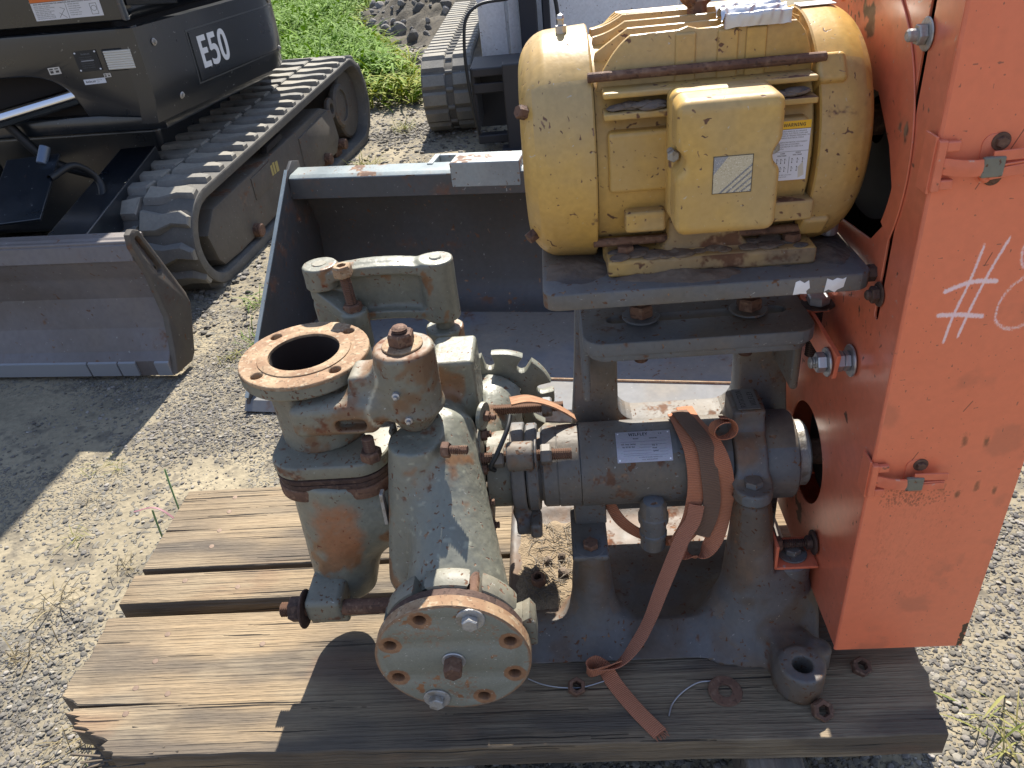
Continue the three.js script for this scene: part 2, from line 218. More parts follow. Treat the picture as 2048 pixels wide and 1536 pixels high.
function sdf(f, b0, b1, h, colour) {
  const n = [0, 1, 2].map((i) => Math.ceil((b1[i] - b0[i]) / h) + 1), [nx, ny, nz] = n, val = new Float32Array(nx * ny * nz), id = (i, j, k) => i + nx * (j + ny * k), P = [0, 0, 0];
  for (let k = 0; k < nz; k++) for (let j = 0; j < ny; j++) for (let i = 0; i < nx; i++) { P[0] = b0[0] + i * h; P[1] = b0[1] + j * h; P[2] = b0[2] + k * h; val[id(i, j, k)] = f(P); }
  const vert = new Int32Array(nx * ny * nz).fill(-1), pos = [], nor = [], idx = [];
  const cor = [0, 1, 2, 3, 4, 5, 6, 7].map((c) => [c & 1, (c >> 1) & 1, c >> 2]), edges = []; for (let a = 0; a < 8; a++) for (const bit of [1, 2, 4]) if (!(a & bit)) edges.push([a, a | bit]);
  for (let k = 0; k < nz - 1; k++) for (let j = 0; j < ny - 1; j++) for (let i = 0; i < nx - 1; i++) {
    let m = 0; const v = cor.map(([a, b, c], q) => { const t = val[id(i + a, j + b, k + c)]; if (t < 0) m |= 1 << q; return t; });
    if (m === 0 || m === 255) continue;
    let x = 0, y = 0, z = 0, w = 0;
    for (const [a, b] of edges) if ((v[a] < 0) !== (v[b] < 0)) { const t = v[a] / (v[a] - v[b]), A = cor[a], B = cor[b]; x += lerp(A[0], B[0], t); y += lerp(A[1], B[1], t); z += lerp(A[2], B[2], t); w++; }
    const q = [b0[0] + (i + x / w) * h, b0[1] + (j + y / w) * h, b0[2] + (k + z / w) * h], e = h * 0.4;
    const g = V(f([q[0] + e, q[1], q[2]]) - f([q[0] - e, q[1], q[2]]), f([q[0], q[1] + e, q[2]]) - f([q[0], q[1] - e, q[2]]), f([q[0], q[1], q[2] + e]) - f([q[0], q[1], q[2] - e])), gl = g.length() || 1; g.divideScalar(gl);
    const dist = clamp(f(q) / (gl / (2 * e)), -h * 0.5, h * 0.5); q[0] -= g.x * dist; q[1] -= g.y * dist; q[2] -= g.z * dist;
    vert[id(i, j, k)] = pos.length / 3; pos.push(...q); nor.push(g.x, g.y, g.z);
  }
  const quad = (a, b, c, d, flip) => { if (a < 0 || b < 0 || c < 0 || d < 0) return; if (flip) idx.push(a, c, b, a, d, c); else idx.push(a, b, c, a, c, d); };
  for (let k = 1; k < nz - 1; k++) for (let j = 1; j < ny - 1; j++) for (let i = 1; i < nx - 1; i++) {
    const s = val[id(i, j, k)] < 0;
    if (s !== val[id(i + 1, j, k)] < 0) quad(vert[id(i, j - 1, k - 1)], vert[id(i, j, k - 1)], vert[id(i, j, k)], vert[id(i, j - 1, k)], !s);
    if (s !== val[id(i, j + 1, k)] < 0) quad(vert[id(i - 1, j, k - 1)], vert[id(i - 1, j, k)], vert[id(i, j, k)], vert[id(i, j, k - 1)], !s);
    if (s !== val[id(i, j, k + 1)] < 0) quad(vert[id(i - 1, j - 1, k)], vert[id(i, j - 1, k)], vert[id(i, j, k)], vert[id(i - 1, j, k)], !s);
  }
  let dot = 0; for (let t = 0; t < Math.min(idx.length, 300); t += 3) { const [a, b, c] = [0, 1, 2].map((o) => V(pos[idx[t + o] * 3], pos[idx[t + o] * 3 + 1], pos[idx[t + o] * 3 + 2])); b.sub(a); c.sub(a); b.cross(c); dot += Math.sign(b.x * nor[idx[t] * 3] + b.y * nor[idx[t] * 3 + 1] + b.z * nor[idx[t] * 3 + 2]); }
  if (dot < 0) for (let t = 0; t < idx.length; t += 3) { const q = idx[t + 1]; idx[t + 1] = idx[t + 2]; idx[t + 2] = q; }
  const g = new THREE.BufferGeometry(); g.setAttribute('position', new THREE.Float32BufferAttribute(pos, 3)); g.setAttribute('normal', new THREE.Float32BufferAttribute(nor, 3));
  if (colour) { const c = []; for (let i = 0; i < pos.length; i += 3) c.push(...colour(pos[i], pos[i + 1], pos[i + 2])); g.setAttribute('color', new THREE.Float32BufferAttribute(c, 3)); }
  g.setIndex(idx); return clean(g, 0);
}
// ---------- scene graph helpers ----------
const used = {};
function numbered(n) { const k = used[n] = (used[n] ?? -1) + 1; return k ? `${n}_${String(k).padStart(3, '0')}` : n; }
const OFF = new WeakMap();
function thing(name, label, category, at = [0, 0, 0], deg = 0, group) {
  const o = new THREE.Group(); o.name = numbered(name); const a = R(deg);
  o.position.copy(V(...at).applyAxisAngle(AX.y, a)); o.rotation.y = a; OFF.set(o, V(...at)); o.userData = { label, category }; if (group) o.userData.group = group;
  scene.add(o); return o;
}
function tagm(o, label, category, group) { o.userData = { label, category }; if (group) o.userData.group = group; return o; }
function part(parent, name, geos, mat, label, turn = false) { // geometry in the coordinates of the thing's frame
  const list = (Array.isArray(geos) ? geos : [geos]).map((g) => { const q = g.userData.keepUV ? g : boxUV(g, turn); return q; });
  const g = list.length > 1 ? mergeGeometries(list) : list[0], o = new THREE.Mesh(g, mat);
  let top = parent; while (top && !OFF.has(top)) top = top.parent;
  if (top) g.translate(...OFF.get(top).clone().negate().toArray());
  o.name = parent ? name : numbered(name); o.castShadow = o.receiveShadow = true; if (label) o.userData.label = label;
  (parent ?? scene).add(o); return o;
}
function struct(o) { o.userData.kind = 'structure'; return o; }
function decal(parent, name, mat, w, h, centre, right, up, off = 0.0006) { // a thin printed plate
  const r = V(...right).normalize(), u = V(...up).addScaledVector(r, -V(...up).dot(r)).normalize(), n = r.clone().cross(u);
  const g = new THREE.BoxGeometry(w, h, off); g.applyMatrix4(new THREE.Matrix4().makeBasis(r, u, n)); g.translate(...V(...centre).addScaledVector(n, off / 2).toArray());
  const q = clean(g, 0); q.userData.keepUV = true; return part(parent, name, q, mat);
}
// ---------- ground ----------
const gh = (x, z) => 0.022 * (f3(x * 1.3, 7.1, z * 1.3, 4, 3) - 0.5) + 0.012 * (f3(x * 7, 2.1, z * 7, 3, 5) - 0.5);
const clayAt = (x, z) => ss(0.33, 0.58, f3(x * 2.1 + 9, 0.3, z * 2.1, 4, 8)); // 1 pale clay, 0 loose gravel
M.ground = surf('gravel_ground', 2048, 1.6, 0.012, (u, v) => {
  const a = fb(u, v, 8, 6, 301, 0.6), b = fb(u, v, 120, 3, 305), st = n2(u * 320, v * 320, 320, 311), st2 = n2(u * 170 + 0.4, v * 170, 170, 317);
  let c = mix3([0.2, 0.175, 0.125], [0.29, 0.255, 0.185], a); c = c.map((k) => k * (0.8 + 0.4 * b));
  const s1 = ss(0.6, 0.68, st) * ss(0.42, 0.56, fb(u, v, 6, 3, 321)), s2 = ss(0.66, 0.74, st2) * ss(0.45, 0.6, fb(u, v, 5, 3, 331));
  const sc = mix3([0.085, 0.085, 0.082], [0.24, 0.23, 0.2], n2(u * 70, v * 70, 70, 341));
  c = mix3(c, sc, Math.max(s1, s2) * 0.85); c = mix3(c, [0.09, 0.082, 0.07], ss(0.6, 0.75, fb(u, v, 30, 4, 351)) * 0.6);
  return [...c, 0.35 + 0.3 * a * b + 0.3 * Math.max(s1, s2) + 0.15 * b, 0.95];
}, { vertexColors: true });
{
  const line = (lo, hi, a, b, f, far) => { const o = []; for (let t = a; t <= b + 1e-6; t += f) o.push(t); let s = f, t = a; while (t > lo) { s *= far; t -= s; o.unshift(Math.max(t, lo)); } s = f; t = b; while (t < hi) { s *= far; t += s; o.push(Math.min(t, hi)); } return o; };
  const xs = line(-120, 120, -2.4, 1.5, 0.018, 1.22), zs = line(-160, 60, -6.5, -0.4, 0.022, 1.22), P = [], C = [], U = [], I = [];
  for (const z of zs) for (const x of xs) {
    P.push(x, gh(x, z), z); U.push(x, z);
    const k = clayAt(x, z), far = ss(-5, -8, z), t = 0.9 + 0.25 * f3(x * 4, 1, z * 4, 3, 12), q = mix3([0.72, 0.70, 0.68], [0.95, 0.91, 0.84], k); C.push(...mix3(q, [0.7, 0.64, 0.5], far * 0.6).map((c) => c * t));
  }
  const nx = xs.length; for (let j = 0; j < zs.length - 1; j++) for (let i = 0; i < nx - 1; i++) { const a = j * nx + i; I.push(a, a + nx, a + 1, a + 1, a + nx, a + nx + 1); }
  const g = new THREE.BufferGeometry(); g.setAttribute('position', new THREE.Float32BufferAttribute(P, 3)); g.setAttribute('uv', new THREE.Float32BufferAttribute(U, 2)); g.setAttribute('color', new THREE.Float32BufferAttribute(C, 3)); g.setIndex(I); g.computeVertexNormals();
  const m = new THREE.Mesh(g, M.ground); m.name = 'ground'; m.receiveShadow = true; struct(m); scene.add(m);
}
function lump(seed, r, flat = 1, det = 1) { const g = new THREE.IcosahedronGeometry(r, det), p = g.attributes.position; for (let i = 0; i < p.count; i++) { const q = V().fromBufferAttribute(p, i), k = 0.72 + 0.56 * n3(q.x / r * 1.3 + 5, q.y / r * 1.3 + 5, q.z / r * 1.3 + 5, seed); p.setXYZ(i, q.x * k, q.y * k * flat, q.z * k); } g.computeVertexNormals(); return clean(g, 0.4); }
{
  const r = rng(77), list = [], add = (x, z, s) => list.push([x, z, s]);
  const scatter = (n, x0, x1, z0, z1, s0, s1, base) => { for (let i = 0; i < n; i++) { const x = lerp(x0, x1, r()), z = lerp(z0, z1, r()), m = 1 - clayAt(x, z); if (r() > base + (1 - base) * m * m) continue; add(x, z, s0 * Math.pow(s1 / s0, Math.pow(r(), 2.4))); } };
  scatter(64000, -1.75, -0.3, -2.7, -0.45, 0.0015, 0.006, 0.12); scatter(9000, -0.6, 0.7, -0.85, -0.4, 0.0022, 0.008, 0.4); scatter(30000, 0.45, 1.35, -1.9, -0.55, 0.0016, 0.007, 0.25);
  scatter(30000, -2.2, 0.6, -6.5, -2.5, 0.005, 0.014, 0.25); scatter(9000, -3.5, -0.4, -11, -6, 0.01, 0.03, 0.5);
  const gm = new THREE.MeshStandardMaterial({ color: 0xffffff, roughness: 0.9 }); gm.name = 'stone';
  const im = new THREE.InstancedMesh(lump(3, 1, 0.62), gm, list.length), M4 = new THREE.Matrix4(), Q = new THREE.Quaternion(), E3 = new THREE.Euler(), col = new THREE.Color();
  list.forEach(([x, z, s], i) => { Q.setFromEuler(E3.set((r() - 0.5) * 0.9, r() * 6.28, (r() - 0.5) * 0.9)); M4.compose(V(x, gh(x, z) + s * 0.2, z), Q, V(s * (0.8 + 0.6 * r()), s * (0.6 + 0.6 * r()), s)); im.setMatrixAt(i, M4); const k = 0.095 + 0.15 * r() * r() + (r() < 0.1 ? 0.1 : 0); im.setColorAt(i, col.setRGB(k * 1.12, k * 1.02, k * (0.82 + 0.1 * r()))); });
  im.name = 'gravel'; im.userData = { label: 'loose grey gravel stones strewn over the pale clay ground', category: 'gravel', kind: 'stuff' }; im.castShadow = im.receiveShadow = true; scene.add(im);
}
// ---------- weeds, grass, soil heap ----------
function leafGeo(w, h, bend) { const P = [], I = [], n = 4; for (let i = 0; i <= n; i++) { const t = i / n, k = w * Math.sin(Math.PI * (0.12 + 0.86 * t)) ** 0.8 * (i === n ? 0.05 : 1), y = h * (t - 0.25 * bend * t * t), z = h * bend * t * t; P.push(-k / 2, y, z, 0, y - 0.12 * k, z + 0.05 * k, k / 2, y, z); } for (let i = 0; i < n; i++) for (let c = 0; c < 2; c++) { const a = i * 3 + c; I.push(a, a + 1, a + 3, a + 1, a + 4, a + 3); } const g = new THREE.BufferGeometry(); g.setAttribute('position', new THREE.Float32BufferAttribute(P, 3)); g.setIndex(I); g.computeVertexNormals(); return g; }
const leafM = new THREE.MeshPhysicalMaterial({ color: 0xffffff, roughness: 0.75, side: THREE.DoubleSide, transmission: 0.3, thickness: 0, specularIntensity: 0.25 }); leafM.name = 'leaf';
function scatterLeaves(name, label, geo, items, seed) {
  const r = rng(seed), im = new THREE.InstancedMesh(geo, leafM, items.length), M4 = new THREE.Matrix4(), Q = new THREE.Quaternion(), E3 = new THREE.Euler(0, 0, 0, 'YXZ'), col = new THREE.Color();
  items.forEach(([x, y, z, s, tilt, c], i) => { Q.setFromEuler(E3.set(tilt, r() * 6.28, (r() - 0.5) * 0.6)); M4.compose(V(x, y, z), Q, V(s * (0.8 + 0.5 * r()), s * (0.7 + 0.6 * r()), s)); im.setMatrixAt(i, M4); im.setColorAt(i, col.setRGB(...c)); });
  im.name = name; im.userData = { label, category: 'weeds', kind: 'stuff' }; im.castShadow = im.receiveShadow = true; scene.add(im);
}
{
  const r = rng(5), A = [], B = [];
  const edge = (z) => lerp(-1.02, -2.3, ss(-6.2, -11, z)) + 0.3 * (f3(3, 1, z * 1.1, 3, 4) - 0.5);
  for (let i = 0; i < 80000; i++) {
    const z = -6.0 - 15 * Math.pow(r(), 1.35), x = edge(z) - Math.pow(r(), 1.2) * (2.0 + 0.42 * (-6 - z) + 2.2);
    const den = f3(x * 1.6, 3, z * 1.6, 3, 21); const near = ss(0, 0.5, edge(z) - x) * ss(-6.0, -6.5, z + 0.4 * den); if (r() > (0.25 + 0.75 * near) * ss(0.28, 0.45, den + 0.1)) continue;
    const H = (0.1 + 0.5 * den) * (0.4 + 0.6 * near), yel = ss(0.5, 0.1, near) * 0.8, g = r();
    const c = mix3(mix3([0.07, 0.155, 0.008], [0.16, 0.29, 0.012], g), [0.3, 0.27, 0.02], yel * r());
    (r() < 0.55 ? A : B).push([x, gh(x, z) + H * r() * 0.8, z, 0.7 + 0.6 * r(), 0.45 + 0.95 * r(), c]);
  }
  scatterLeaves('weed_bank', 'bright green broad leaved weeds growing behind the dark excavator', leafGeo(0.034, 0.09, 0.5), A, 8);
  scatterLeaves('long_grass', 'bright green long grass blades among the weeds behind the excavator', leafGeo(0.012, 0.24, 0.6), B, 9);
  const T = [], spots = [[-1.22, -2.75, 0.07, 60, 0], [-1.13, -2.42, 0.06, 40, 0], [-1.17, -2.3, 0.05, 26, 1], [-1.37, -1.703, 0.035, 26, 1], [-1.307, -1.697, 0.03, 16, 1], [-1.293, -1.413, 0.035, 22, 1], [-1.214, -1.195, 0.05, 36, 2], [-1.2, -1.05, 0.05, 26, 2], [-0.96, -0.86, 0.05, 40, 2], [-0.90, -0.75, 0.05, 50, 0], [0.74, -0.80, 0.07, 50, 1], [-1.32, -1.56, 0.03, 16, 2], [-1.16, -4.0, 0.06, 60, 1], [-1.12, -4.5, 0.08, 80, 1], [-1.15, -3.4, 0.06, 60, 1], [-1.0, -5.3, 0.08, 70, 1], [-0.75, -4.4, 0.08, 40, 2], [-1.1, -1.3, 0.04, 20, 2], [-0.99, -1.12, 0.04, 24, 2], [-0.3, -4.2, 0.07, 40, 1]];
  for (const [x, z, s, n, kind] of spots) for (let i = 0; i < n; i++) { const a = r() * 6.28, d = s * 1.3 * r(), px = x + Math.cos(a) * d, pz = z + Math.sin(a) * d; T.push([px, gh(px, pz), pz, s * (0.5 + r()) / 0.3, 0.2 + r() * 1.0, kind === 0 ? mix3([0.1, 0.2, 0.03], [0.22, 0.27, 0.06], r()) : kind === 1 ? mix3([0.16, 0.2, 0.05], [0.36, 0.31, 0.12], r()) : mix3([0.3, 0.25, 0.14], [0.13, 0.1, 0.06], r())]); }
  scatterLeaves('sparse_grass', 'thin half dried grass tufts sprouting through the gravel', leafGeo(0.012, 0.3, 0.5), T, 10);
  const w = thing('weed_stem', 'purple and green weed blades leaning beside the rear pallet board', 'weed', [-1.03, 0, -1.42]);
  const pm = plain([0.22, 0.10, 0.12], 0.6, { side: THREE.DoubleSide }), gm = plain([0.13, 0.2, 0.06], 0.6, { side: THREE.DoubleSide });
  part(w, 'blade', ribbon([[-0.93, 0.10, -1.33], [-0.99, 0.15, -1.345], [-1.06, 0.13, -1.36]], [[0, 0.3, 1], [0, 0.3, 1], [0, 0.3, 1]], 0.007, 0.0006, 16), pm);
  part(w, 'blade', ribbon([[-0.93, 0.10, -1.33], [-0.96, 0.17, -1.38], [-0.99, 0.2, -1.43]], [[1, 0.3, 0.4], [1, 0.3, 0.4], [1, 0.3, 0.4]], 0.006, 0.0008, 12), gm);
  part(w, 'blade', ribbon([[-0.94, 0.08, -1.25], [-0.945, 0.15, -1.26], [-0.955, 0.2, -1.28]], [[1, 0, 0.4], [1, 0, 0.4], [1, 0, 0.4]], 0.006, 0.0008, 12), gm);
}
{
  const g = new THREE.PlaneGeometry(7, 8, 110, 110); g.rotateX(-Math.PI / 2); const p = g.attributes.position, C = [];
  for (let i = 0; i < p.count; i++) { const x = p.getX(i), z = p.getZ(i), d = Math.hypot(x / 2.6, z / 3.4), h = 0.75 * ss(1, 0.1, d) * (0.6 + 0.7 * f3(x * 1.2 + 4, 1, z * 1.2, 4, 31)) + 0.16 * ss(1, 0.8, d) * (f3(x * 6, 2, z * 6, 4, 33) - 0.5) + 0.2 * ss(1, 0.7, d) * Math.abs(f3(x * 11, 5, z * 11, 3, 39) - 0.5); p.setY(i, h - 0.03); const k = 0.14 + 0.5 * f3(x * 7, 4, z * 7, 4, 37) ** 2; C.push(k, k * 0.93, k * 0.86); }
  g.setAttribute('color', new THREE.Float32BufferAttribute(C, 3)); g.computeVertexNormals(); const uv = g.attributes.uv; for (let i = 0; i < uv.count; i++) uv.setXY(i, uv.getX(i) * 7, uv.getY(i) * 8);
  const m = new THREE.Mesh(g, M.ground); m.name = 'soil_heap'; m.position.set(-0.35, 0, -11.5); m.castShadow = m.receiveShadow = true; struct(m); scene.add(m);
}
{
  const r = rng(91), P = []; for (let i = 0; i < 1500; i++) { const a = r() * 6.28, d = 1.2 * Math.sqrt(r()), x = -0.35 + Math.cos(a) * d * 2.6, z = -11.5 + Math.sin(a) * d * 3.4; P.push([x, z, 0.02 + 0.07 * r() ** 3, d]); }
  const gm = new THREE.MeshStandardMaterial({ color: 0xffffff, roughness: 0.95 }); gm.name = 'clod'; const im = new THREE.InstancedMesh(lump(9, 1, 0.75), gm, P.length); const M4 = new THREE.Matrix4(), Q = new THREE.Quaternion(), E3 = new THREE.Euler(), col = new THREE.Color();
  const H = (x, z) => { const X = x + 0.35, Z = z + 11.5, d = Math.hypot(X / 2.6, Z / 3.4); return 0.75 * ss(1, 0.1, d) * (0.6 + 0.7 * f3(X * 1.2 + 4, 1, Z * 1.2, 4, 31)) + 0.16 * ss(1, 0.8, d) * (f3(X * 6, 2, Z * 6, 4, 33) - 0.5) + 0.2 * ss(1, 0.7, d) * Math.abs(f3(X * 11, 5, Z * 11, 3, 39) - 0.5) - 0.03; };
  P.forEach(([x, z, s, d], i) => { Q.setFromEuler(E3.set(r(), r() * 6, r())); M4.compose(V(x, (d < 1 ? H(x, z) : gh(x, z)) + s * 0.2, z), Q, V(s, s, s)); im.setMatrixAt(i, M4); const k = 0.06 + 0.16 * r(); im.setColorAt(i, col.setRGB(k, k * 0.93, k * 0.85)); });
  im.name = 'soil_clods'; im.userData = { label: 'brown clods and stones scattered over the soil heap behind the weeds', category: 'clods', kind: 'stuff' }; scene.add(im);
}
// ---------- pallet ----------
const pallet = thing('timber_pallet', 'weathered timber pallet of thick planks under the grey pump', 'pallet', [-0.2, 0, -1.05]);
{
  const ny = (a) => a.map(([x, z]) => [x, -z]), r = rng(42);
  // front plank: splintered left end and a long split running in from it
  const jag = []; const endA = [[-0.935, -1.0], [-0.928, -0.95], [-0.926, -0.908], [-0.932, -0.885], [-0.939, -0.863], [-0.936, -0.84], [-0.934, -0.825], [-0.905, -0.812]];
  for (let i = 0; i < endA.length - 1; i++) for (let k = 0; k < 4; k++) { const t = k / 4; jag.push([lerp(endA[i][0], endA[i + 1][0], t) + (r() - 0.5) * 0.006, lerp(endA[i][1], endA[i + 1][1], t)]); }
  jag.push([-0.897, -0.806], [-0.684, -0.8025], [-0.9, -0.8]);
  const endB = [[-0.9, -0.795], [-0.886, -0.775], [-0.86, -0.76], [-0.83, -0.745], [-0.80, -0.722], [-0.79, -0.71]];
  for (let i = 0; i < endB.length - 1; i++) for (let k = 0; k < 5; k++) { const t = k / 5; jag.push([lerp(endB[i][0], endB[i + 1][0], t) + (r() - 0.5) * 0.03, lerp(endB[i][1], endB[i + 1][1], t)]); }
  const right = []; for (let i = 0; i <= 14; i++) { const z = lerp(-0.706, -1.0, i / 14); right.push([lerp(0.538, 0.572, i / 14) + (r() - 0.5) * 0.008, z]); }
  const front = [[-0.785, -0.706]]; for (let i = 1; i < 24; i++) front.push([lerp(-0.785, 0.536, i / 24), -0.706 + (r() - 0.5) * 0.004]);
  part(pallet, 'plank', ext(ny([...jag, ...front, ...right]), [], 'xz', 0.118, 0.052, 0.002, 1), M.wood, 'widest front plank with a splintered left end');
  part(pallet, 'plank', ext(ny([[-0.929, -1.034], [-0.931, -1.112], [0.56, -1.112], [0.56, -1.034]]), [], 'xz', 0.118, 0.052, 0.003, 2), M.wood, 'narrow middle plank');
  part(pallet, 'plank', ext(ny([[-0.921, -1.126], [-0.92, -1.24], [-0.80, -1.2405], [-0.919, -1.243], [-0.918, -1.378], [0.57, -1.378], [0.57, -1.126]]), [], 'xz', 0.118, 0.052, 0.002, 1), M.wood, 'wide rear plank');
  for (const [x0, x1, e] of [[-0.86, -0.74, 0.02], [-0.275, -0.19, 0.05], [0.24, 0.33, 0.05]]) part(pallet, 'bearer', bx(x0, x1, 0.0, 0.116, -1.36, -0.72 + e, 0.006), M.woodGrey, undefined, true);
  const nailM = plain([0.16, 0.11, 0.08], 0.6, { metalness: 0.4 });
  for (const [x, z] of [[-0.793, -1.345], [-0.79, -1.296], [-0.791, -1.235], [-0.791, -1.186], [-0.812, -1.089], [-0.692, -1.066], [-0.792, -0.953], [-0.596, -0.922], [-0.79, -0.892], [-0.802, -0.836], [-0.737, -0.822], [-0.797, -0.785]]) part(pallet, 'nail', rev([[0, 0], [0, 0.006], [0.0016, 0.0052], [0.002, 0]], [x, 0.1695, z], [0.12, 1, 0.1], 12), nailM);
  const sp = []; for (let i = 0; i < 26; i++) { const x = -0.9 + 0.25 * r(), z = -0.71 - 0.1 * r() * r(); sp.push(bar([x, 0.121 + 0.05 * r(), z], [x + 0.04 + 0.06 * r(), 0.125 + 0.05 * r(), z + 0.012 * (r() - 0.3)], 0.004, 0.003, 0.001)); }
  const s2 = part(pallet, 'splinters', sp, M.wood); s2.userData.kind = 'stuff';
}
// bits lying under and before the pallet
{
  const r = rng(64), P = []; for (let i = 0; i < 240; i++) { const x = -0.75 + 1.4 * r(), z = -0.72 + 0.3 * r(), a = r() * 6.28, L = 0.01 + 0.05 * r() * r(); P.push(bar([x, 0.012, z], [x + Math.cos(a) * L, 0.012 + 0.012 * r(), z + Math.sin(a) * L], 0.002 + 0.004 * r(), 0.002, 0.0008)); }
  const o = part(null, 'wood_litter', P, M.woodGrey); o.userData = { label: 'grey wood chips and straw littering the shaded gravel before the pallet', category: 'litter', kind: 'stuff' };
}
// ---------- the pump ----------
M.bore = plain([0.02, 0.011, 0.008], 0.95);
const PY = 0.452, PZ = -1.05;
const pump = thing('slurry_pump', 'grey cast iron pump with rusty flanges standing on the timber pallet', 'pump', [0.05, 0.17, -1.0]);
const vc = (m) => { const c = m.clone(); c.vertexColors = true; c.name = m.name + '_stained'; return c; };
const greyV = vc(M.grey), castV = vc(M.cast), greyRustV = vc(M.greyRust);
const rustTint = (lo, hi, f, seed, tint = [1.12, 0.62, 0.4]) => (x, y, z) => mix3([1, 1, 1], tint, ss(lo, hi, f3(x * f, y * f, z * f, 5, seed)));
{ // base casting
  const floorCut = [[0.04, 0.232, -1.09], [0.098, 0.045, 0.13]];
  const f = (p) => {
    let d = S.box(p, [0.13, 0.165, -1.055], [0.268, 0.075, 0.222], 0.02);
    d = smax(d, (p[1] - 0.204) * 0.85 + Math.max(0, p[2] + 0.915) * 0.4, 0.015); // sloping apron at the front
    d = smax(d, 0.172 - p[1], 0.001);
    d = smax(d, -S.box(p, [0.115, 0.24, -1.07], [0.235, 0.045, 0.14], 0.03), 0.02);
    d = smin(d, S.cap(p, [0.02, 0.19, -0.945], [0.02, 0.325, -0.955], 0.042, 0.031), 0.04);
    d = smin(d, S.cap(p, [0.29, 0.18, -0.93], [0.286, 0.42, -0.955], 0.058, 0.031), 0.07);
    d = smin(d, S.cap(p, [0.352, 0.19, -0.95], [0.352, 0.28, -0.952], 0.047, 0.037), 0.05);
    d = smin(d, S.cyl(p, [0.342, 0.199, -0.795], 'y', 0.036, 0.029, 0.006), 0.018);
    d = smin(d, S.box(p, [0.342, 0.19, -0.835], [0.036, 0.026, 0.04], 0.01), 0.02);
    d = smin(d, S.cyl(p, [0.383, 0.195, -0.835], 'y', 0.018, 0.024, 0.008), 0.02);
    d = smax(d, p[1] - 0.445, 0.002);
    if (p[1] > 0.3) d = smax(d, p[0] > 0.2 && p[0] < 0.32 ? p[1] - 0.440 : p[1] - (p[0] < 0.2 ? 0.345 : 0.312), 0.004);
    d = smax(d, -S.cyl(p, [0.342, 0.24, -0.795], 'y', 0.0155, 0.09, 0.002), 0.004);
    return d + 0.0012 * (f3(p[0] * 60, p[1] * 60, p[2] * 60, 2, 3) - 0.5);
  };
  part(pump, 'base', sdf(f, [-0.155, 0.16, -1.3], [0.43, 0.46, -0.745], 0.0052, (x, y, z) => { let c = rustTint(0.47, 0.66, 13, 41, [0.95, 0.66, 0.48])(x, y, z); const k = ss(0.5, 0.62, f3(x * 9, y * 9, z * 9, 4, 47)); c = mix3(c, [0.8, 0.58, 0.42], 0.4 + k * 0.6); return c; }), castV);
  const g = new THREE.PlaneGeometry(0.155, 0.27, 40, 60); g.rotateX(-Math.PI / 2); const p = g.attributes.position; for (let i = 0; i < p.count; i++) { const x = p.getX(i), z = p.getZ(i); p.setY(i, 0.1925 + 0.014 * f3(x * 26, 1, z * 26, 4, 61) - 0.014 * ss(0.045, 0.0775, x + 0.03 * f3(5, 2, z * 20, 3, 3)) - 0.014 * ss(0.09, 0.135, Math.abs(z))); } g.translate(-0.045, 0, -1.07); g.computeVertexNormals();
  M.sand = surf('dry_sand', 512, 0.2, 0.004, (u, v) => { const a = fb(u, v, 16, 5, 405), b = fb(u, v, 90, 2, 409); return [...mix3([0.17, 0.125, 0.078], [0.27, 0.205, 0.13], a).map((k) => k * (0.75 + 0.5 * b)), 0.5 * a + 0.5 * b, 0.95]; });
  part(pump, 'dried_silt', clean(g, 0), M.sand);
  const r = rng(17), st = []; for (let i = 0; i < 200; i++) { const x = -0.1 + 0.12 * r(), z = -1.17 + 0.2 * r(), a = r() * 6.28, L = 0.008 + 0.03 * r(); st.push(bar([x, 0.203, z], [x + Math.cos(a) * L, 0.203 + 0.006 * r(), z + Math.sin(a) * L], 0.0012, 0.0012, 0.0004)); }
  const so = part(pump, 'straw', st, M.woodGrey); so.userData.kind = 'stuff';
  for (let i = 0; i < 5; i++) { const l = lump(40 + i, 0.006 + 0.005 * r(), 0.8); l.translate(-0.09 + 0.12 * r(), 0.205, -1.1 + 0.12 * r()); part(pump, 'clod', l, M.dirt); }
}
function boltHead(parent, at, dir, r, h, m, washer = 0, wm = m, stub = 0) { // hex head on a washer, optional thread end
  const d = dirOf(dir), p = V(...at); let q = p.clone();
  const o = part(parent, 'bolt', hex(q.clone().addScaledVector(d, washer ? 0.003 : 0).toArray(), dir, h, r), m);
  if (washer) part(parent, 'washer', ring(q.toArray(), dir, 0.003, washer, r * 0.55), wm);
  if (stub) part(parent, 'stud', thread(q.clone().addScaledVector(d, h).toArray(), dir, stub, r * 0.56), m);
  return o;
}
part(pump, 'post_collar', cyl([0.352, 0.262, -0.951], 'y', 0.0505, 0.0385, 0.003, 40), M.cast);
boltHead(pump, [0.02, 0.345, -0.955], 'y', 0.014, 0.01, M.rust, 0.026, M.cast);
boltHead(pump, [0.285, 0.464, -0.958], 'y', 0.0155, 0.011, M.cast, 0);
part(pump, 'clamp_foot', [ext([[-0.004, -0.345], [0.052, -0.345], [0.05, -0.47], [-0.006, -0.47]].map(([x, y]) => [x, -y]), [], 'xy', -1.06, 0.05, 0.006), bx(-0.012, 0.05, 0.335, 0.347, -1.06, -0.93, 0.005)], M.cast);
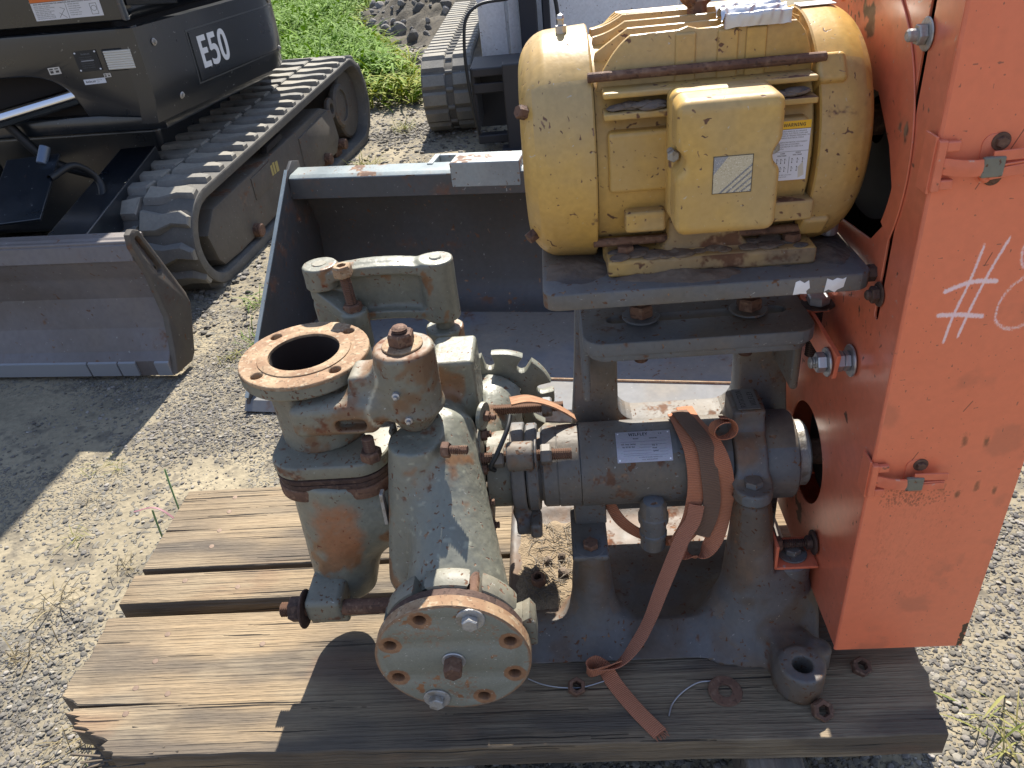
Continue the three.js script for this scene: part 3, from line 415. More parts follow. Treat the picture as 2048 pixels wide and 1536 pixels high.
// bearing housing with collars and the gland end
part(pump, 'bearing_housing', [
  rev([[0.0, 0], [0.0, 0.0712], [0.001, 0.0722], [0.248, 0.0722], [0.249, 0.07], [0.249, 0]], [0.0115, PY, PZ], 'x', 72),
  rev([[-0.0075, 0], [-0.0075, 0.06], [0, 0.06], [0, 0.066], [0.004, 0.0705], [0.026, 0.0705], [0.0265, 0.0695], [0.028, 0.0695], [0.0285, 0.0712], [0.0645, 0.0712], [0.0655, 0.0704], [0.066, 0]], [-0.0545, PY, PZ], 'x', 72)], M.cast);
{ // clamp cap with raised block and lug
  const f = (p) => { let d = S.cyl(p, [0.287, PY, PZ], 'x', 0.083, 0.026, 0.006); d = smin(d, S.box(p, [0.287, PY + 0.07, PZ - 0.004], [0.026, 0.042, 0.034], 0.005), 0.012); d = smin(d, S.cyl(p, [0.285, 0.452, -0.957], 'y', 0.031, 0.012, 0.004), 0.02); return smax(d, -S.cyl(p, [0.287, PY, PZ], 'x', 0.06, 0.1), 0.001) + 0.0008 * (f3(p[0] * 90, p[1] * 90, p[2] * 90, 2, 5) - 0.5); };
  const cap = part(pump, 'bearing_cap', sdf(f, [0.25, 0.35, -1.15], [0.325, 0.58, -0.915], 0.0038, rustTint(0.52, 0.7, 18, 51, [1.2, 0.8, 0.55])), castV);
  const rot = canvasMat(256, 128, (g, w, h) => { g.fillStyle = '#6d6a64'; g.fillRect(0, 0, w, h); g.fillStyle = '#3b3834'; g.font = 'bold 44px sans-serif'; g.textAlign = 'center'; g.fillText('ROTATION', w / 2, 52); g.fillText('WILFLEY', w / 2, 112); }, { roughness: 0.75 });
  decal(cap, 'cast_lettering', rot, 0.058, 0.036, [0.287, 0.565, -1.054], [0, 0, -1], [-1, 0, 0], 0.0012);
}
part(pump, 'end_cover', [rev([[0, 0], [0, 0.074], [0.003, 0.0755], [0.05, 0.0755], [0.053, 0.073], [0.053, 0.0]], [0.313, PY, PZ], 'x', 64)], M.cast);
part(pump, 'seal_ring', [ring([0.366, PY, PZ], 'x', 0.024, 0.056, 0.02, 0.003, 48)], M.zinc);
part(pump, 'drive_shaft', cyl([0.37, PY, PZ], 'x', 0.12, 0.022), M.rust);
{ // gland yoke, two halves with studs along the shaft
  const g1 = (p) => { let d = S.cyl(p, [-0.094, PY, PZ], 'x', 0.079, 0.012, 0.004); d = smin(d, S.cyl(p, [-0.085, 0.533, -0.978], 'x', 0.024, 0.022, 0.004), 0.02); d = smin(d, S.cyl(p, [-0.09, 0.375, -0.995], 'x', 0.022, 0.014, 0.004), 0.02); return smax(d, -S.cyl(p, [-0.09, PY, PZ], 'x', 0.05, 0.1), 0.001) + 0.001 * (f3(p[0] * 70, p[1] * 70, p[2] * 70, 2, 7) - 0.5); };
  part(pump, 'gland_flange', sdf(g1, [-0.125, 0.33, -1.15], [-0.05, 0.58, -0.94], 0.0038, rustTint(0.6, 0.74, 20, 57, [1.1, 0.8, 0.6])), castV);
  part(pump, 'gland_flange', [ring([-0.08, PY, PZ], 'x', 0.02, 0.0765, 0.05, 0.003, 56), bx(-0.08, -0.06, 0.37, 0.4, -1.0, -0.955, 0.006)], M.cast);
  part(pump, 'stuffing_box', rev([[0, 0], [0, 0.066], [0.045, 0.066], [0.045, 0]], [-0.145, PY, PZ], 'x', 48), M.greyRust);
  part(pump, 'gland_stud', thread([-0.162, 0.533, -0.978], 'x', 0.16, 0.0098), M.rust);
  part(pump, 'nut', hex([-0.129, 0.533, -0.978], 'x', 0.018, 0.0175), M.cast); part(pump, 'nut', hex([-0.052, 0.533, -0.978], 'x', 0.018, 0.0175), M.cast);
  part(pump, 'washer', ring([-0.0615, 0.533, -0.978], 'x', 0.003, 0.026, 0.01), M.cast);
  part(pump, 'gland_stud', thread([-0.162, 0.525, -1.125], 'x', 0.15, 0.0098), M.rust); part(pump, 'nut', hex([-0.05, 0.525, -1.125], 'x', 0.018, 0.0175), M.cast);
  part(pump, 'cable_tail', tube([[-0.098, 0.585, -1.02], [-0.103, 0.575, -0.995], [-0.12, 0.55, -0.968], [-0.133, 0.525, -0.962], [-0.128, 0.515, -0.968]], 0.004), M.hose);
}
// casing back plate ring and bolts
part(pump, 'back_plate', ring([-0.158, PY, PZ], 'x', 0.0085, 0.115, 0.05, 0.002, 72), M.greyRust);
for (const a of [75, 40, 5, -40, 140]) { const y = PY + 0.098 * Math.sin(R(a)), z = PZ + 0.098 * Math.cos(R(a)); part(pump, 'bolt', hex([-0.15, y, z], 'x', 0.01, 0.011), M.rust); part(pump, 'stud', thread([-0.14, y, z], 'x', 0.007, 0.006), M.rust); }
part(pump, 'eye_plate', [ext(circ(0, 0, 0.024, THREE.Shape), [circ(0, 0, 0.007)], 'xy', -0.003, 0.008, 0.002).rotateY(Math.PI / 2 - 0.3).translate(-0.145, 0.58, -1.03)], M.grey);
part(pump, 'bolt', hex([-0.143, 0.58, -1.03], [1, 0, 0.25], 0.011, 0.0095), M.rust); part(pump, 'stud', thread([-0.132, 0.58, -1.027], [1, 0, 0.25], 0.01, 0.0055), M.rust);
{ // volute casing
  const f = (p) => {
    let d = S.cyl(p, [-0.228, 0.455, -1.045], 'x', 0.158, 0.05, 0.035);
    d = smin(d, S.cone(p, [-0.2, 0.57, -1.02], [-0.19, 0.385, -0.80], 0.036, 0.084), 0.05);
    d = smin(d, S.box(p, [-0.187, 0.612, -1.105], [0.035, 0.056, 0.046], 0.007), 0.025);
    d = smin(d, S.box(p, [-0.25, 0.6, -1.12], [0.05, 0.045, 0.045], 0.012), 0.03);
    let q = S.cap(p, [-0.243, 0.6, -0.955], [-0.268, 0.36, -0.905], 0.042, 0.05); q = smax(q, p[1] - 0.598, 0.004); d = smin(d, q, 0.014);
    d = smin(d, S.cyl(p, [-0.221, 0.575, -1.244], 'y', 0.035, 0.064, 0.003), 0.02); d = smin(d, S.cap(p, [-0.221, 0.54, -1.244], [-0.22, 0.45, -1.12], 0.035, 0.06), 0.04);
    d = smin(d, S.cone(p, [-0.19, 0.47, -1.06], [-0.135, 0.487, -1.215], 0.06, 0.062), 0.03);
    return d + 0.0016 * (f3(p[0] * 80, p[1] * 80, p[2] * 80, 3, 9) - 0.5);
  };
  part(pump, 'casing', sdf(f, [-0.345, 0.27, -1.295], [-0.09, 0.735, -0.775], 0.0045, (x, y, z) => { const c = rustTint(0.62, 0.7, 16, 61)(x, y, z); return mix3(c, [2.1, 2.1, 2.0], ss(0.86, 0.88, n3(x * 130, y * 130, z * 130, 5)) * 0.5); }), greyV);
  boltHead(pump, [-0.232, 0.662, -1.10], 'y', 0.0165, 0.014, M.zinc, 0.025, M.zinc);
  boltHead(pump, [-0.198, 0.595, -0.925], [1, 0.05, 0.15], 0.013, 0.012, M.rust, 0, M.rust, 0.028);
  const fl = rng(7), arr = []; for (const a of [[60, 1], [105, 1], [15, 1], [150, 1], [-30, 1], [195, 1], [240, 1], [285, 1]]) arr.push(a);
  // slotted rear flange
  const slot = (c, rOut, n, a0, w, dep) => { const pts = []; for (let i = 0; i < n; i++) { const am = a0 + i * 2 * Math.PI / n, an = am + 2 * Math.PI / n, hw = w / rOut, ri = rOut - dep; const P = (a, r) => pts.push([c[0] + r * Math.cos(a), c[1] + r * Math.sin(a)]); for (let k = 0; k <= 7; k++) P(lerp(am + hw, an - hw, k / 7), rOut); const dx = Math.cos(an), dy = Math.sin(an); for (let k = 0; k <= 6; k++) { const b = -Math.PI / 2 - Math.PI * k / 6, lx = Math.cos(b), ly = Math.sin(b); pts.push([c[0] + (ri + w * lx) * dx - (w * ly) * dy, c[1] + (ri + w * lx) * dy + (w * ly) * dx]); } } return pts; };
  pump.userData.label += '';
  part(pump, 'rear_flange', ext(slot([-0.128, 0.487], 0.1, 8, R(12), 0.0095, 0.022), [], 'xy', -1.235, 0.02, 0.003), M.grey);
  part(pump, 'casing_flange', ext(slot([-0.192, 0.378], 0.108, 8, R(22), 0.0095, 0.024), [circ(-0.192, 0.378, 0.05)], 'xy', -0.79, 0.036, 0.006), M.greyRust);
}
{ // blind flange facing the viewer
  const c = [-0.192, 0.372], Rf = 0.1135, hl = [], PCD = 0.094, angs = [22.5, 67.5, 112.5, 157.5, 202.5, 247.5, 292.5, 337.5];
  angs.forEach((a) => { if (a !== 67.5 && a !== 247.5) hl.push(circ(c[0] + PCD * Math.cos(R(a)), c[1] + PCD * Math.sin(R(a)), 0.0095)); });
  const g = ext(circ(c[0], c[1], Rf, THREE.Shape), hl, 'xy', -0.737, 0.021, 0.0012);
  const face = canvasMat(1024, 1024, (q, w) => { // old paint with rust bleeding from the bolt holes
    const img = q.createImageData(w, w), K = w / (2 * Rf);
    for (let j = 0; j < w; j++) for (let i = 0; i < w; i++) {
      const u = i / w, v = j / w, x = (u - 0.5) * 2 * Rf, y = (0.5 - v) * 2 * Rf, b = fb(u, v, 6, 5, 501), fi = fb(u, v, 110, 3, 503);
      let col = mix3([0.2, 0.205, 0.172], [0.18, 0.186, 0.152], b).map((k) => k * (0.86 + 0.28 * fi)), m = ss(0.7, 0.76, fb(u, v, 8, 6, 511, 0.62));
      for (const a of angs) { const d = Math.hypot(x - PCD * Math.cos(R(a)), y - PCD * Math.sin(R(a))); m = Math.max(m, ss(0.0182 + 0.004 * (fb(u, v, 30, 3, 517) - 0.5), 0.0165, d + 0.003 * (fb(u, v, 50, 3, 519) - 0.5)) * 0.92); }
      const st = ss(0.52, 0.66, fb(u, v, 60, 3, 523)) * ss(0.5, 0.66, fb(u, v, 4, 3, 529)) * 0.5; m = Math.max(m, st, ss(0.108, 0.1125, Math.hypot(x, y) + 0.004 * (fb(u, v, 40, 3, 531) - 0.5)) * 0.8);
      col = mix3(col, mix3([0.17, 0.075, 0.035], [0.3, 0.15, 0.07], fb(u, v, 40, 3, 533)), m);
      if (n2(u * 90, v * 90, 90, 541) > 0.955) col = [0.5, 0.5, 0.47];
      const k = (j * w + i) * 4; img.data[k] = enc(col[0]); img.data[k + 1] = enc(col[1]); img.data[k + 2] = enc(col[2]); img.data[k + 3] = 255;
    }
    q.putImageData(img, 0, 0);
  }, { roughness: 0.5 });
  const p = g.attributes.position, uv = g.attributes.uv; for (let i = 0; i < p.count; i++) uv.setXY(i, (p.getX(i) - c[0] + Rf) / (2 * Rf), (p.getY(i) - c[1] + Rf) / (2 * Rf)); g.userData.keepUV = true;
  const bf = part(pump, 'blind_flange', g, face);
  part(bf, 'gasket', ring([c[0], c[1], -0.7545], 'z', 0.015, 0.109, 0.05), M.rustDark); part(bf, 'flange_edge', ring([c[0], c[1], -0.7365], 'z', 0.0195, Rf + 0.0006, Rf - 0.0005, 0.0004, 72), M.rustPale);
  for (const a of [67.5, 247.5]) { const x = c[0] + PCD * Math.cos(R(a)), y = c[1] + PCD * Math.sin(R(a)); part(bf, 'washer', ring([x, y, -0.716], 'z', 0.0035, 0.0205, 0.008), M.zinc); part(bf, 'bolt', hex([x, y, -0.7125], 'z', 0.011, 0.0125), M.zinc); part(bf, 'bolt_shank', cyl([x, y, -0.8], 'z', 0.066, 0.0085), M.rust); }
  part(bf, 'washer', ring([c[0] + 0.001, c[1] - 0.001, -0.716], 'z', 0.003, 0.0175, 0.008), M.galv); part(bf, 'plug', hex([c[0] + 0.001, c[1] - 0.001, -0.713], 'z', 0.023, 0.0145), M.rust);
  part(pump, 'wedge_lug', ext([[-0.1, 0.4], [-0.078, 0.415], [-0.07, 0.4], [-0.07, 0.355], [-0.095, 0.35]], [], 'xy', -0.79, 0.04, 0.003), M.greyRust);
}
{ // swing elbow: body, oval flanges, neck, top flange, hinge
  const bodyF = (p) => { let d = S.cone(p, [-0.395, 0.51, -1.015], [-0.425, 0.262, -0.972], 0.088, 0.052, 0.012); d = smin(d, S.cyl(p, [-0.335, 0.43, -1.025], 'x', 0.09, 0.035, 0.01), 0.04); return d + 0.0016 * (f3(p[0] * 70, p[1] * 70, p[2] * 70, 3, 13) - 0.5); };
  const el = part(pump, 'elbow', sdf(bodyF, [-0.51, 0.235, -1.14], [-0.285, 0.525, -0.89], 0.0048, (x, y, z) => { const dx = (x + 0.395) / 0.045, dy = (y - 0.43) / 0.07, k = z > -1.0 ? ss(1.25, 0.5, Math.hypot(dx, dy) + 0.9 * (f3(x * 40, y * 40, z * 40, 3, 71) - 0.5)) : 0; return mix3(rustTint(0.6, 0.68, 17, 73)(x, y, z), [1.6, 0.66, 0.38], k * (0.6 + 0.5 * n3(x * 300, y * 300, z * 300, 3))); }), greyV);
  const oval = (s) => rrect(-0.393 - 0.098 * s, 0.935, -0.393 + 0.098 * s, 1.095, 0.055);
  part(el, 'oval_flange', ext(oval(1), [], 'xz', 0.494, 0.024, 0.004, 3), M.rust, 'rusty lower oval flange'); part(el, 'gasket', ext(oval(0.965), [], 'xz', 0.5185, 0.010, 0.002), M.rustDark);
  part(el, 'gasket_plate', ext(oval(0.99), [], 'xz', 0.5295, 0.009, 0.002), M.rustDark);
  part(el, 'oval_flange', ext(oval(1), [circ(-0.424, 1.064, 0.0575)], 'xz', 0.539, 0.026, 0.006, 3), M.greyRust);
  const neckF = (p) => {
    let d = smax(S.cone(p, [-0.412, 0.555, -1.045], [-0.426, 0.74, -1.067], 0.072, 0.072, 0.004), p[1] - 0.69, 0.003);
    d = smin(d, S.box(p, [-0.363, 0.641, -0.972], [0.068, 0.028, 0.026], 0.014), 0.025);
    let h = S.cone(p, [-0.243, 0.602, -0.987], [-0.243, 0.642, -0.987], 0.024, 0.046, 0.006); h = smin(h, S.cyl(p, [-0.243, 0.694, -0.987], 'y', 0.047, 0.053, 0.008), 0.02); d = smin(d, h, 0.03);
    d = smin(d, S.box(p, [-0.305, 0.675, -1.0], [0.03, 0.03, 0.03], 0.01), 0.03);
    d = smax(d, -S.cap(p, [-0.424, 0.5, -1.064], [-0.424, 0.78, -1.064], 0.0575), 0.004);
    const ob = S.cap([p[0], p[1], 0], [-0.35, 0.634, 0], [-0.322, 0.634, 0], 0.0105) ; d = smax(d, -smax(ob, -0.968 - p[2], 0.001), 0.003);
    return d + 0.0016 * (f3(p[0] * 80, p[1] * 80, p[2] * 80, 3, 15) - 0.5);
  };
  const nk = part(pump, 'swing_neck', sdf(neckF, [-0.5, 0.545, -1.14], [-0.185, 0.76, -0.93], 0.0042, (x, y, z) => { const k = ss(0.5, 0.62, f3(x * 24, y * 24, z * 24, 5, 83)), e = ss(0.019, 0.013, Math.abs(S.cap([x, y, 0], [-0.35, 0.634, 0], [-0.322, 0.634, 0], 0.0))) * (z > -0.96 ? 1 : 0); const w = ss(0.006, 0.003, Math.abs(x + 0.296 + 0.01 * Math.sin(y * 60)) + 0.004 * n3(x * 200, y * 200, z * 200, 2)) * (z > -0.99 ? 1 : 0); return mix3(mix3([1, 1, 1], [0.95, 0.56, 0.37], Math.max(k * 0.9, e)), [2.6, 2.6, 2.5], w * 0.7); }), greyRustV);
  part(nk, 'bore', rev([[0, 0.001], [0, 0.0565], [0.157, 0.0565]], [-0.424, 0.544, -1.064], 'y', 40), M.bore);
  const c = [-0.424, -1.064], hol = [circ(c[0], -c[1], 0.058), ...[-135, -45, 45, 135].map((a) => circ(c[0] + 0.088 * Math.cos(R(a + 2)), -c[1] + 0.088 * Math.sin(R(a + 2)), 0.0095))];
  const tf = part(pump, 'top_flange', ext(circ(c[0], -c[1], 0.106, THREE.Shape), hol, 'xz', 0.678, 0.025, 0.003, 3), M.rustPale, 'pale rusted open pipe flange');
  part(tf, 'raised_face', ext(circ(c[0], -c[1], 0.076, THREE.Shape), [circ(c[0], -c[1], 0.058)], 'xz', 0.7005, 0.0045, 0.0008), M.rustPale);
  part(tf, 'rim', rev([[0, 0.1], [0, 0.104], [0.003, 0.1063], [0.0195, 0.1063]], [c[0], 0.6775, c[1]], 'y', 72), M.greyRust);
  part(nk, 'washer', ring([-0.243, 0.7465, -0.987], 'y', 0.004, 0.031, 0.01), M.rustPale); part(nk, 'nut', hex([-0.243, 0.7505, -0.987], 'y', 0.02, 0.0205), M.rust); part(nk, 'stud', thread([-0.243, 0.7705, -0.987], 'y', 0.008, 0.012), M.rust);
  for (const [y, x] of [[0.69, -0.255], [0.645, -0.243]]) { const z = -0.9405; part(nk, 'grease_nipple', [rev([[0, 0], [0, 0.006], [0.006, 0.006], [0.007, 0.0035], [0.012, 0.003], [0.013, 0]], [x, y, z], 'z', 14)], M.galv); }
  for (const [x, z] of [[-0.318, -0.953], [-0.472, -1.075]]) { part(el, 'nut', hex([x, 0.5645, z], 'y', 0.017, 0.0175), M.rust); part(el, 'stud', thread([x, 0.581, z], 'y', 0.025, 0.0098), M.rust); }
  part(el, 'tail_lug', [bx(-0.472, -0.402, 0.262, 0.285, -0.99, -0.885, 0.006), bx(-0.468, -0.404, 0.284, 0.330, -0.99, -0.868, 0.01)], M.greyRust);
  part(pump, 'tie_rod', [cyl([-0.46, 0.302, -0.885], 'x', 0.2, 0.0135, 0.002, 20)], M.rust); part(pump, 'tie_rod_thread', thread([-0.515, 0.302, -0.885], 'x', 0.055, 0.0128), M.rust);
  part(pump, 'nut', hex([-0.498, 0.302, -0.885], 'x', 0.022, 0.0225), M.rustDark); part(pump, 'washer', ring([-0.475, 0.302, -0.885], 'x', 0.004, 0.033, 0.012), M.rustDark);
  part(pump, 'seal_ring', [ring([-0.299, 0.43, -1.025], 'x', 0.014, 0.097, 0.06, 0.003, 64)], M.galv, 'bare metal ring between elbow and casing');
  part(pump, 'shim', bar([-0.31, 0.51, -0.935], [-0.31, 0.45, -0.93], 0.006, 0.016, 0.001), M.zinc);
}
{ // clamp yoke over the top
  const bow = (x) => 0.012 * (1 - ((x + 0.315) / 0.105) ** 2);
  const f = (p) => {
    const b = bow(p[0]); let d = S.box([p[0], p[1] - b, p[2]], [-0.315, 0.776, -1.2], [0.1, 0.009, 0.023], 0.003);
    d = smin(d, S.box([p[0], p[1] - b, p[2]], [-0.3, 0.688, -1.2], [0.085, 0.008, 0.02], 0.003), 0.008); d = smin(d, S.box([p[0], p[1] - b, p[2]], [-0.315, 0.735, -1.204], [0.1, 0.05, 0.007], 0.002), 0.012);
    d = smin(d, S.cyl(p, [-0.211, 0.737, -1.2], 'y', 0.031, 0.058, 0.004), 0.012); d = smin(d, S.cyl(p, [-0.418, 0.779, -1.2], 'y', 0.031, 0.021, 0.003), 0.008);
    d = smin(d, S.cap(p, [-0.42, 0.72, -1.205], [-0.42, 0.65, -1.21], 0.026), 0.01);
    const tt = clamp(((p[0] + 0.418) * 0.056 + (p[2] + 1.205) * 0.043) / 0.00498), pl = lerp(0.748, 0.712, tt);
    let e = S.cap([p[0], 0, p[2]], [-0.418, 0, -1.205], [-0.362, 0, -1.162], 0.028, 0.022); e = smax(e, Math.abs(p[1] - pl) - 0.012, 0.003); d = smin(d, e, 0.004); let e2 = S.cap([p[0], 0, p[2]], [-0.418, 0, -1.205], [-0.362, 0, -1.162], 0.024, 0.016); e2 = smax(e2, Math.abs(p[1] - pl + 0.035) - 0.03, 0.003); d = smin(d, e2, 0.003); d = smin(d, S.cyl(p, [-0.364, 0.685, -1.163], 'y', 0.0245, 0.036, 0.003), 0.004);
    return d + 0.001 * (f3(p[0] * 90, p[1] * 90, p[2] * 90, 2, 19) - 0.5);
  };
  const yk = part(pump, 'clamp_yoke', sdf(f, [-0.46, 0.615, -1.245], [-0.17, 0.81, -1.125], 0.0036, rustTint(0.66, 0.71, 30, 91)), greyV);
  yk.position.set(-0.008, -0.022, -0.045);
  part(yk, 'clamp_screw', thread([-0.364, 0.722, -1.163], [-0.04, 1, 0], 0.075, 0.0098), M.rust); part(yk, 'screw_head', hex([-0.367, 0.79, -1.163], [-0.04, 1, 0], 0.02, 0.0175, 0.009), M.rustPale); part(yk, 'nut', hex([-0.364, 0.7215, -1.163], [-0.04, 1, 0], 0.015, 0.0175), M.rust);
  part(yk, 'pin', cyl([-0.211, 0.64, -1.2], 'y', 0.06, 0.017), M.grey); part(yk, 'pin_end', cyl([-0.211, 0.793, -1.2], 'y', 0.005, 0.011), M.grey); part(yk, 'pin_end', cyl([-0.418, 0.798, -1.2], 'y', 0.0035, 0.014), M.greyRust);
}
{ // motor stand with a window, slotted table and the mounting plate
  const out = new THREE.Shape(); out.moveTo(0.0, 0.43); out.lineTo(0.0, 0.45); out.quadraticCurveTo(0.012, 0.56, 0.02, 0.735); out.lineTo(0.362, 0.735); out.quadraticCurveTo(0.372, 0.56, 0.385, 0.45); out.lineTo(0.385, 0.19); out.lineTo(0.325, 0.19); out.lineTo(0.318, 0.27); out.lineTo(0.05, 0.27); out.lineTo(0.045, 0.43); out.closePath();
  part(pump, 'motor_stand', [ext(out, [rrect(0.085, 0.484, 0.292, 0.652, 0.035, THREE.Path), rrect(0.065, 0.365, 0.115, 0.415, 0.006, THREE.Path), rrect(0.16, 0.31, 0.215, 0.36, 0.006, THREE.Path), rrect(0.245, 0.37, 0.255, 0.42, 0.003, THREE.Path)], 'xy', -1.185, 0.06, 0.007, 3), bx(0.022, 0.035, 0.6, 0.735, -1.18, -1.02, 0.006), bx(0.345, 0.358, 0.6, 0.735, -1.18, -1.02, 0.006)], M.cast);
  part(pump, 'slotted_table', [ext(rrect(0.024, 0.945, 0.352, 1.21, 0.03), [rrect(0.062, 1.006, 0.322, 1.028, 0.0109, THREE.Path), rrect(0.062, 1.15, 0.322, 1.172, 0.0109, THREE.Path)], 'xz', 0.728, 0.022, 0.003, 3), ext(rrect(0.03, 0.951, 0.346, 1.2, 0.03), [rrect(0.045, 0.966, 0.331, 1.19, 0.02, THREE.Path)], 'xz', 0.716, 0.0115, 0.002)], M.cast);
  for (const x of [0.113, 0.27]) { for (const z of [-1.017, -1.161]) { part(pump, 'jack_stud', thread([x, 0.675, z], 'y', 0.166, 0.0105), M.rust); part(pump, 'washer', ring([x, 0.7505, z], 'y', 0.0035, 0.0275, 0.011), M.cast); part(pump, 'nut', hex([x, 0.7545, z], 'y', 0.018, 0.0185), M.rust); part(pump, 'nut', hex([x, 0.7, z], 'y', 0.015, 0.0185), M.rust); } }
  const pl = part(pump, 'mounting_plate', ext(rrect(-0.026, 0.88, 0.384, 1.2, 0.02), [], 'xz', 0.84, 0.024, 0.0035, 3), M.cast);
  part(pl, 'flaked_paint', [ext([[0.287, 0.8415], [0.289, 0.859], [0.294, 0.861], [0.3, 0.857], [0.305, 0.8605], [0.307, 0.85], [0.303, 0.846], [0.304, 0.842], [0.296, 0.8425]], [], 'xy', -0.8803, 0.0011, 0.0002), ext([[0.325, 0.843], [0.327, 0.861], [0.334, 0.858], [0.339, 0.861], [0.346, 0.859], [0.35, 0.861], [0.348, 0.848], [0.341, 0.845], [0.338, 0.8415], [0.33, 0.846]], [], 'xy', -0.8803, 0.0011, 0.0002)], M.white);
  part(pl, 'bolt', [hex([0.384, 0.852, -0.905], 'x', 0.012, 0.011), cyl([0.36, 0.852, -0.905], 'x', 0.03, 0.006)], M.rustDark);
  // dirt caked on the plate
  const heap = (cx, cz, rx, rz, h, seed) => { const g = new THREE.CircleGeometry(1, 60), p = g.attributes.position; const rings = new THREE.RingGeometry(0.001, 1, 64, 14); const q = rings.attributes.position; for (let i = 0; i < q.count; i++) { const x = q.getX(i), y = q.getY(i), d = Math.hypot(x, y), k = 1 + 0.7 * (f3(Math.cos(Math.atan2(y, x)) * 2 + 3, Math.sin(Math.atan2(y, x)) * 2 + 3, seed, 3, 5) - 0.5); const X = cx + x * rx * k, Z = cz - y * rz * k; q.setXYZ(i, X, 0.8625 + h * Math.pow(Math.max(0, 1 - d), 0.6) * (0.4 + 1.2 * f3(X * 60, seed, Z * 60, 3, 7)), Z); } rings.computeVertexNormals(); return clean(rings, 0); };
  part(pl, 'caked_dirt', [heap(0.155, -0.917, 0.085, 0.032, 0.007, 1), heap(0.02, -0.955, 0.05, 0.045, 0.006, 2), heap(0.35, -0.965, 0.035, 0.06, 0.007, 3), heap(0.28, -0.93, 0.05, 0.02, 0.004, 4)], M.dirt);
}
{ // name plate riveted on a pad of the housing
  const patch = (x0, x1, a0, a1, r, m, name, par) => { const n = 16, P = [], U = [], I = []; for (let i = 0; i <= n; i++) for (const x of [x0, x1]) { const a = R(lerp(a0, a1, i / n)); P.push(x, PY + r * Math.sin(a), PZ + r * Math.cos(a)); U.push(x === x0 ? 0 : 1, i / n); } for (let i = 0; i < n; i++) { const a = i * 2; I.push(a, a + 1, a + 2, a + 1, a + 3, a + 2); } const g = new THREE.BufferGeometry(); g.setAttribute('position', new THREE.Float32BufferAttribute(P, 3)); g.setAttribute('uv', new THREE.Float32BufferAttribute(U, 2)); g.setIndex(I); g.computeVertexNormals(); const q = clean(g, 0); q.userData.keepUV = m !== M.cast; return part(par, name, q, m); };
  const pad = patch(0.066, 0.172, 10, 82, 0.0728, M.cast, 'plate_pad', pump);
  const plate = canvasMat(512, 288, (g, w, h) => {
    g.fillStyle = '#a9a7ae'; g.fillRect(0, 0, w, h); const r = rng(3); for (let i = 0; i < 1500; i++) { g.fillStyle = `rgba(${90 + 90 * r()},${85 + 90 * r()},${85 + 80 * r()},0.22)`; g.fillRect(r() * w, r() * h, 2 + 26 * r(), 1 + 2 * r()); }
    g.fillStyle = '#26262b'; g.font = 'bold 44px sans-serif'; g.fillText('WILFLEY', 120, 46); g.font = 'bold 22px sans-serif'; g.fillText('C E', 400, 40); g.font = 'bold 17px sans-serif'; g.fillText('Model', 160, 82); g.fillText('Serial No', 310, 82);
    g.fillText('O/L  Imp  Casing', 46, 134); g.fillText('Hp  R.P.M  Mat', 54, 160); g.fillText('Exp  D.', 330, 150); g.fillText('Head', 332, 176); g.fillText('Speed', 336, 202);
    g.strokeStyle = '#55545a'; g.lineWidth = 2; for (const [a, b, y] of [[40, 470, 106], [220, 470, 136], [210, 320, 162], [60, 320, 188], [60, 320, 214], [400, 470, 178], [400, 470, 204], [60, 470, 230]]) { g.beginPath(); g.moveTo(a, y); g.lineTo(b, y); g.stroke(); }
    g.font = '13px sans-serif'; g.fillText('A. R. WILFLEY & SONS  DENVER COLO', 200, 252); g.fillText('U.S.A.  MADE IN DENVER', 230, 272);
    g.fillStyle = '#e9e9ee'; for (const [x, y] of [[22, 20], [490, 20], [22, 268], [490, 268]]) { g.beginPath(); g.arc(x, y, 8, 0, 7); g.fill(); }
  }, { roughness: 0.35, metalness: 0.25 });
  patch(0.072, 0.162, 37, 80, 0.0736, plate, 'name_plate', pad);
  // street elbow plug under the housing
  part(pump, 'oil_plug', [rev([[0, 0], [0, 0.018], [0.004, 0.0215], [0.028, 0.0215], [0.030, 0.0235], [0.036, 0.0235], [0.038, 0.0215], [0.06, 0.0225], [0.062, 0.0255], [0.074, 0.0255], [0.077, 0.0235], [0.095, 0.022], [0.104, 0.017], [0.108, 0.008], [0.109, 0]], [0.128, 0.325, -0.972], 'y', 28)], M.cast);
}
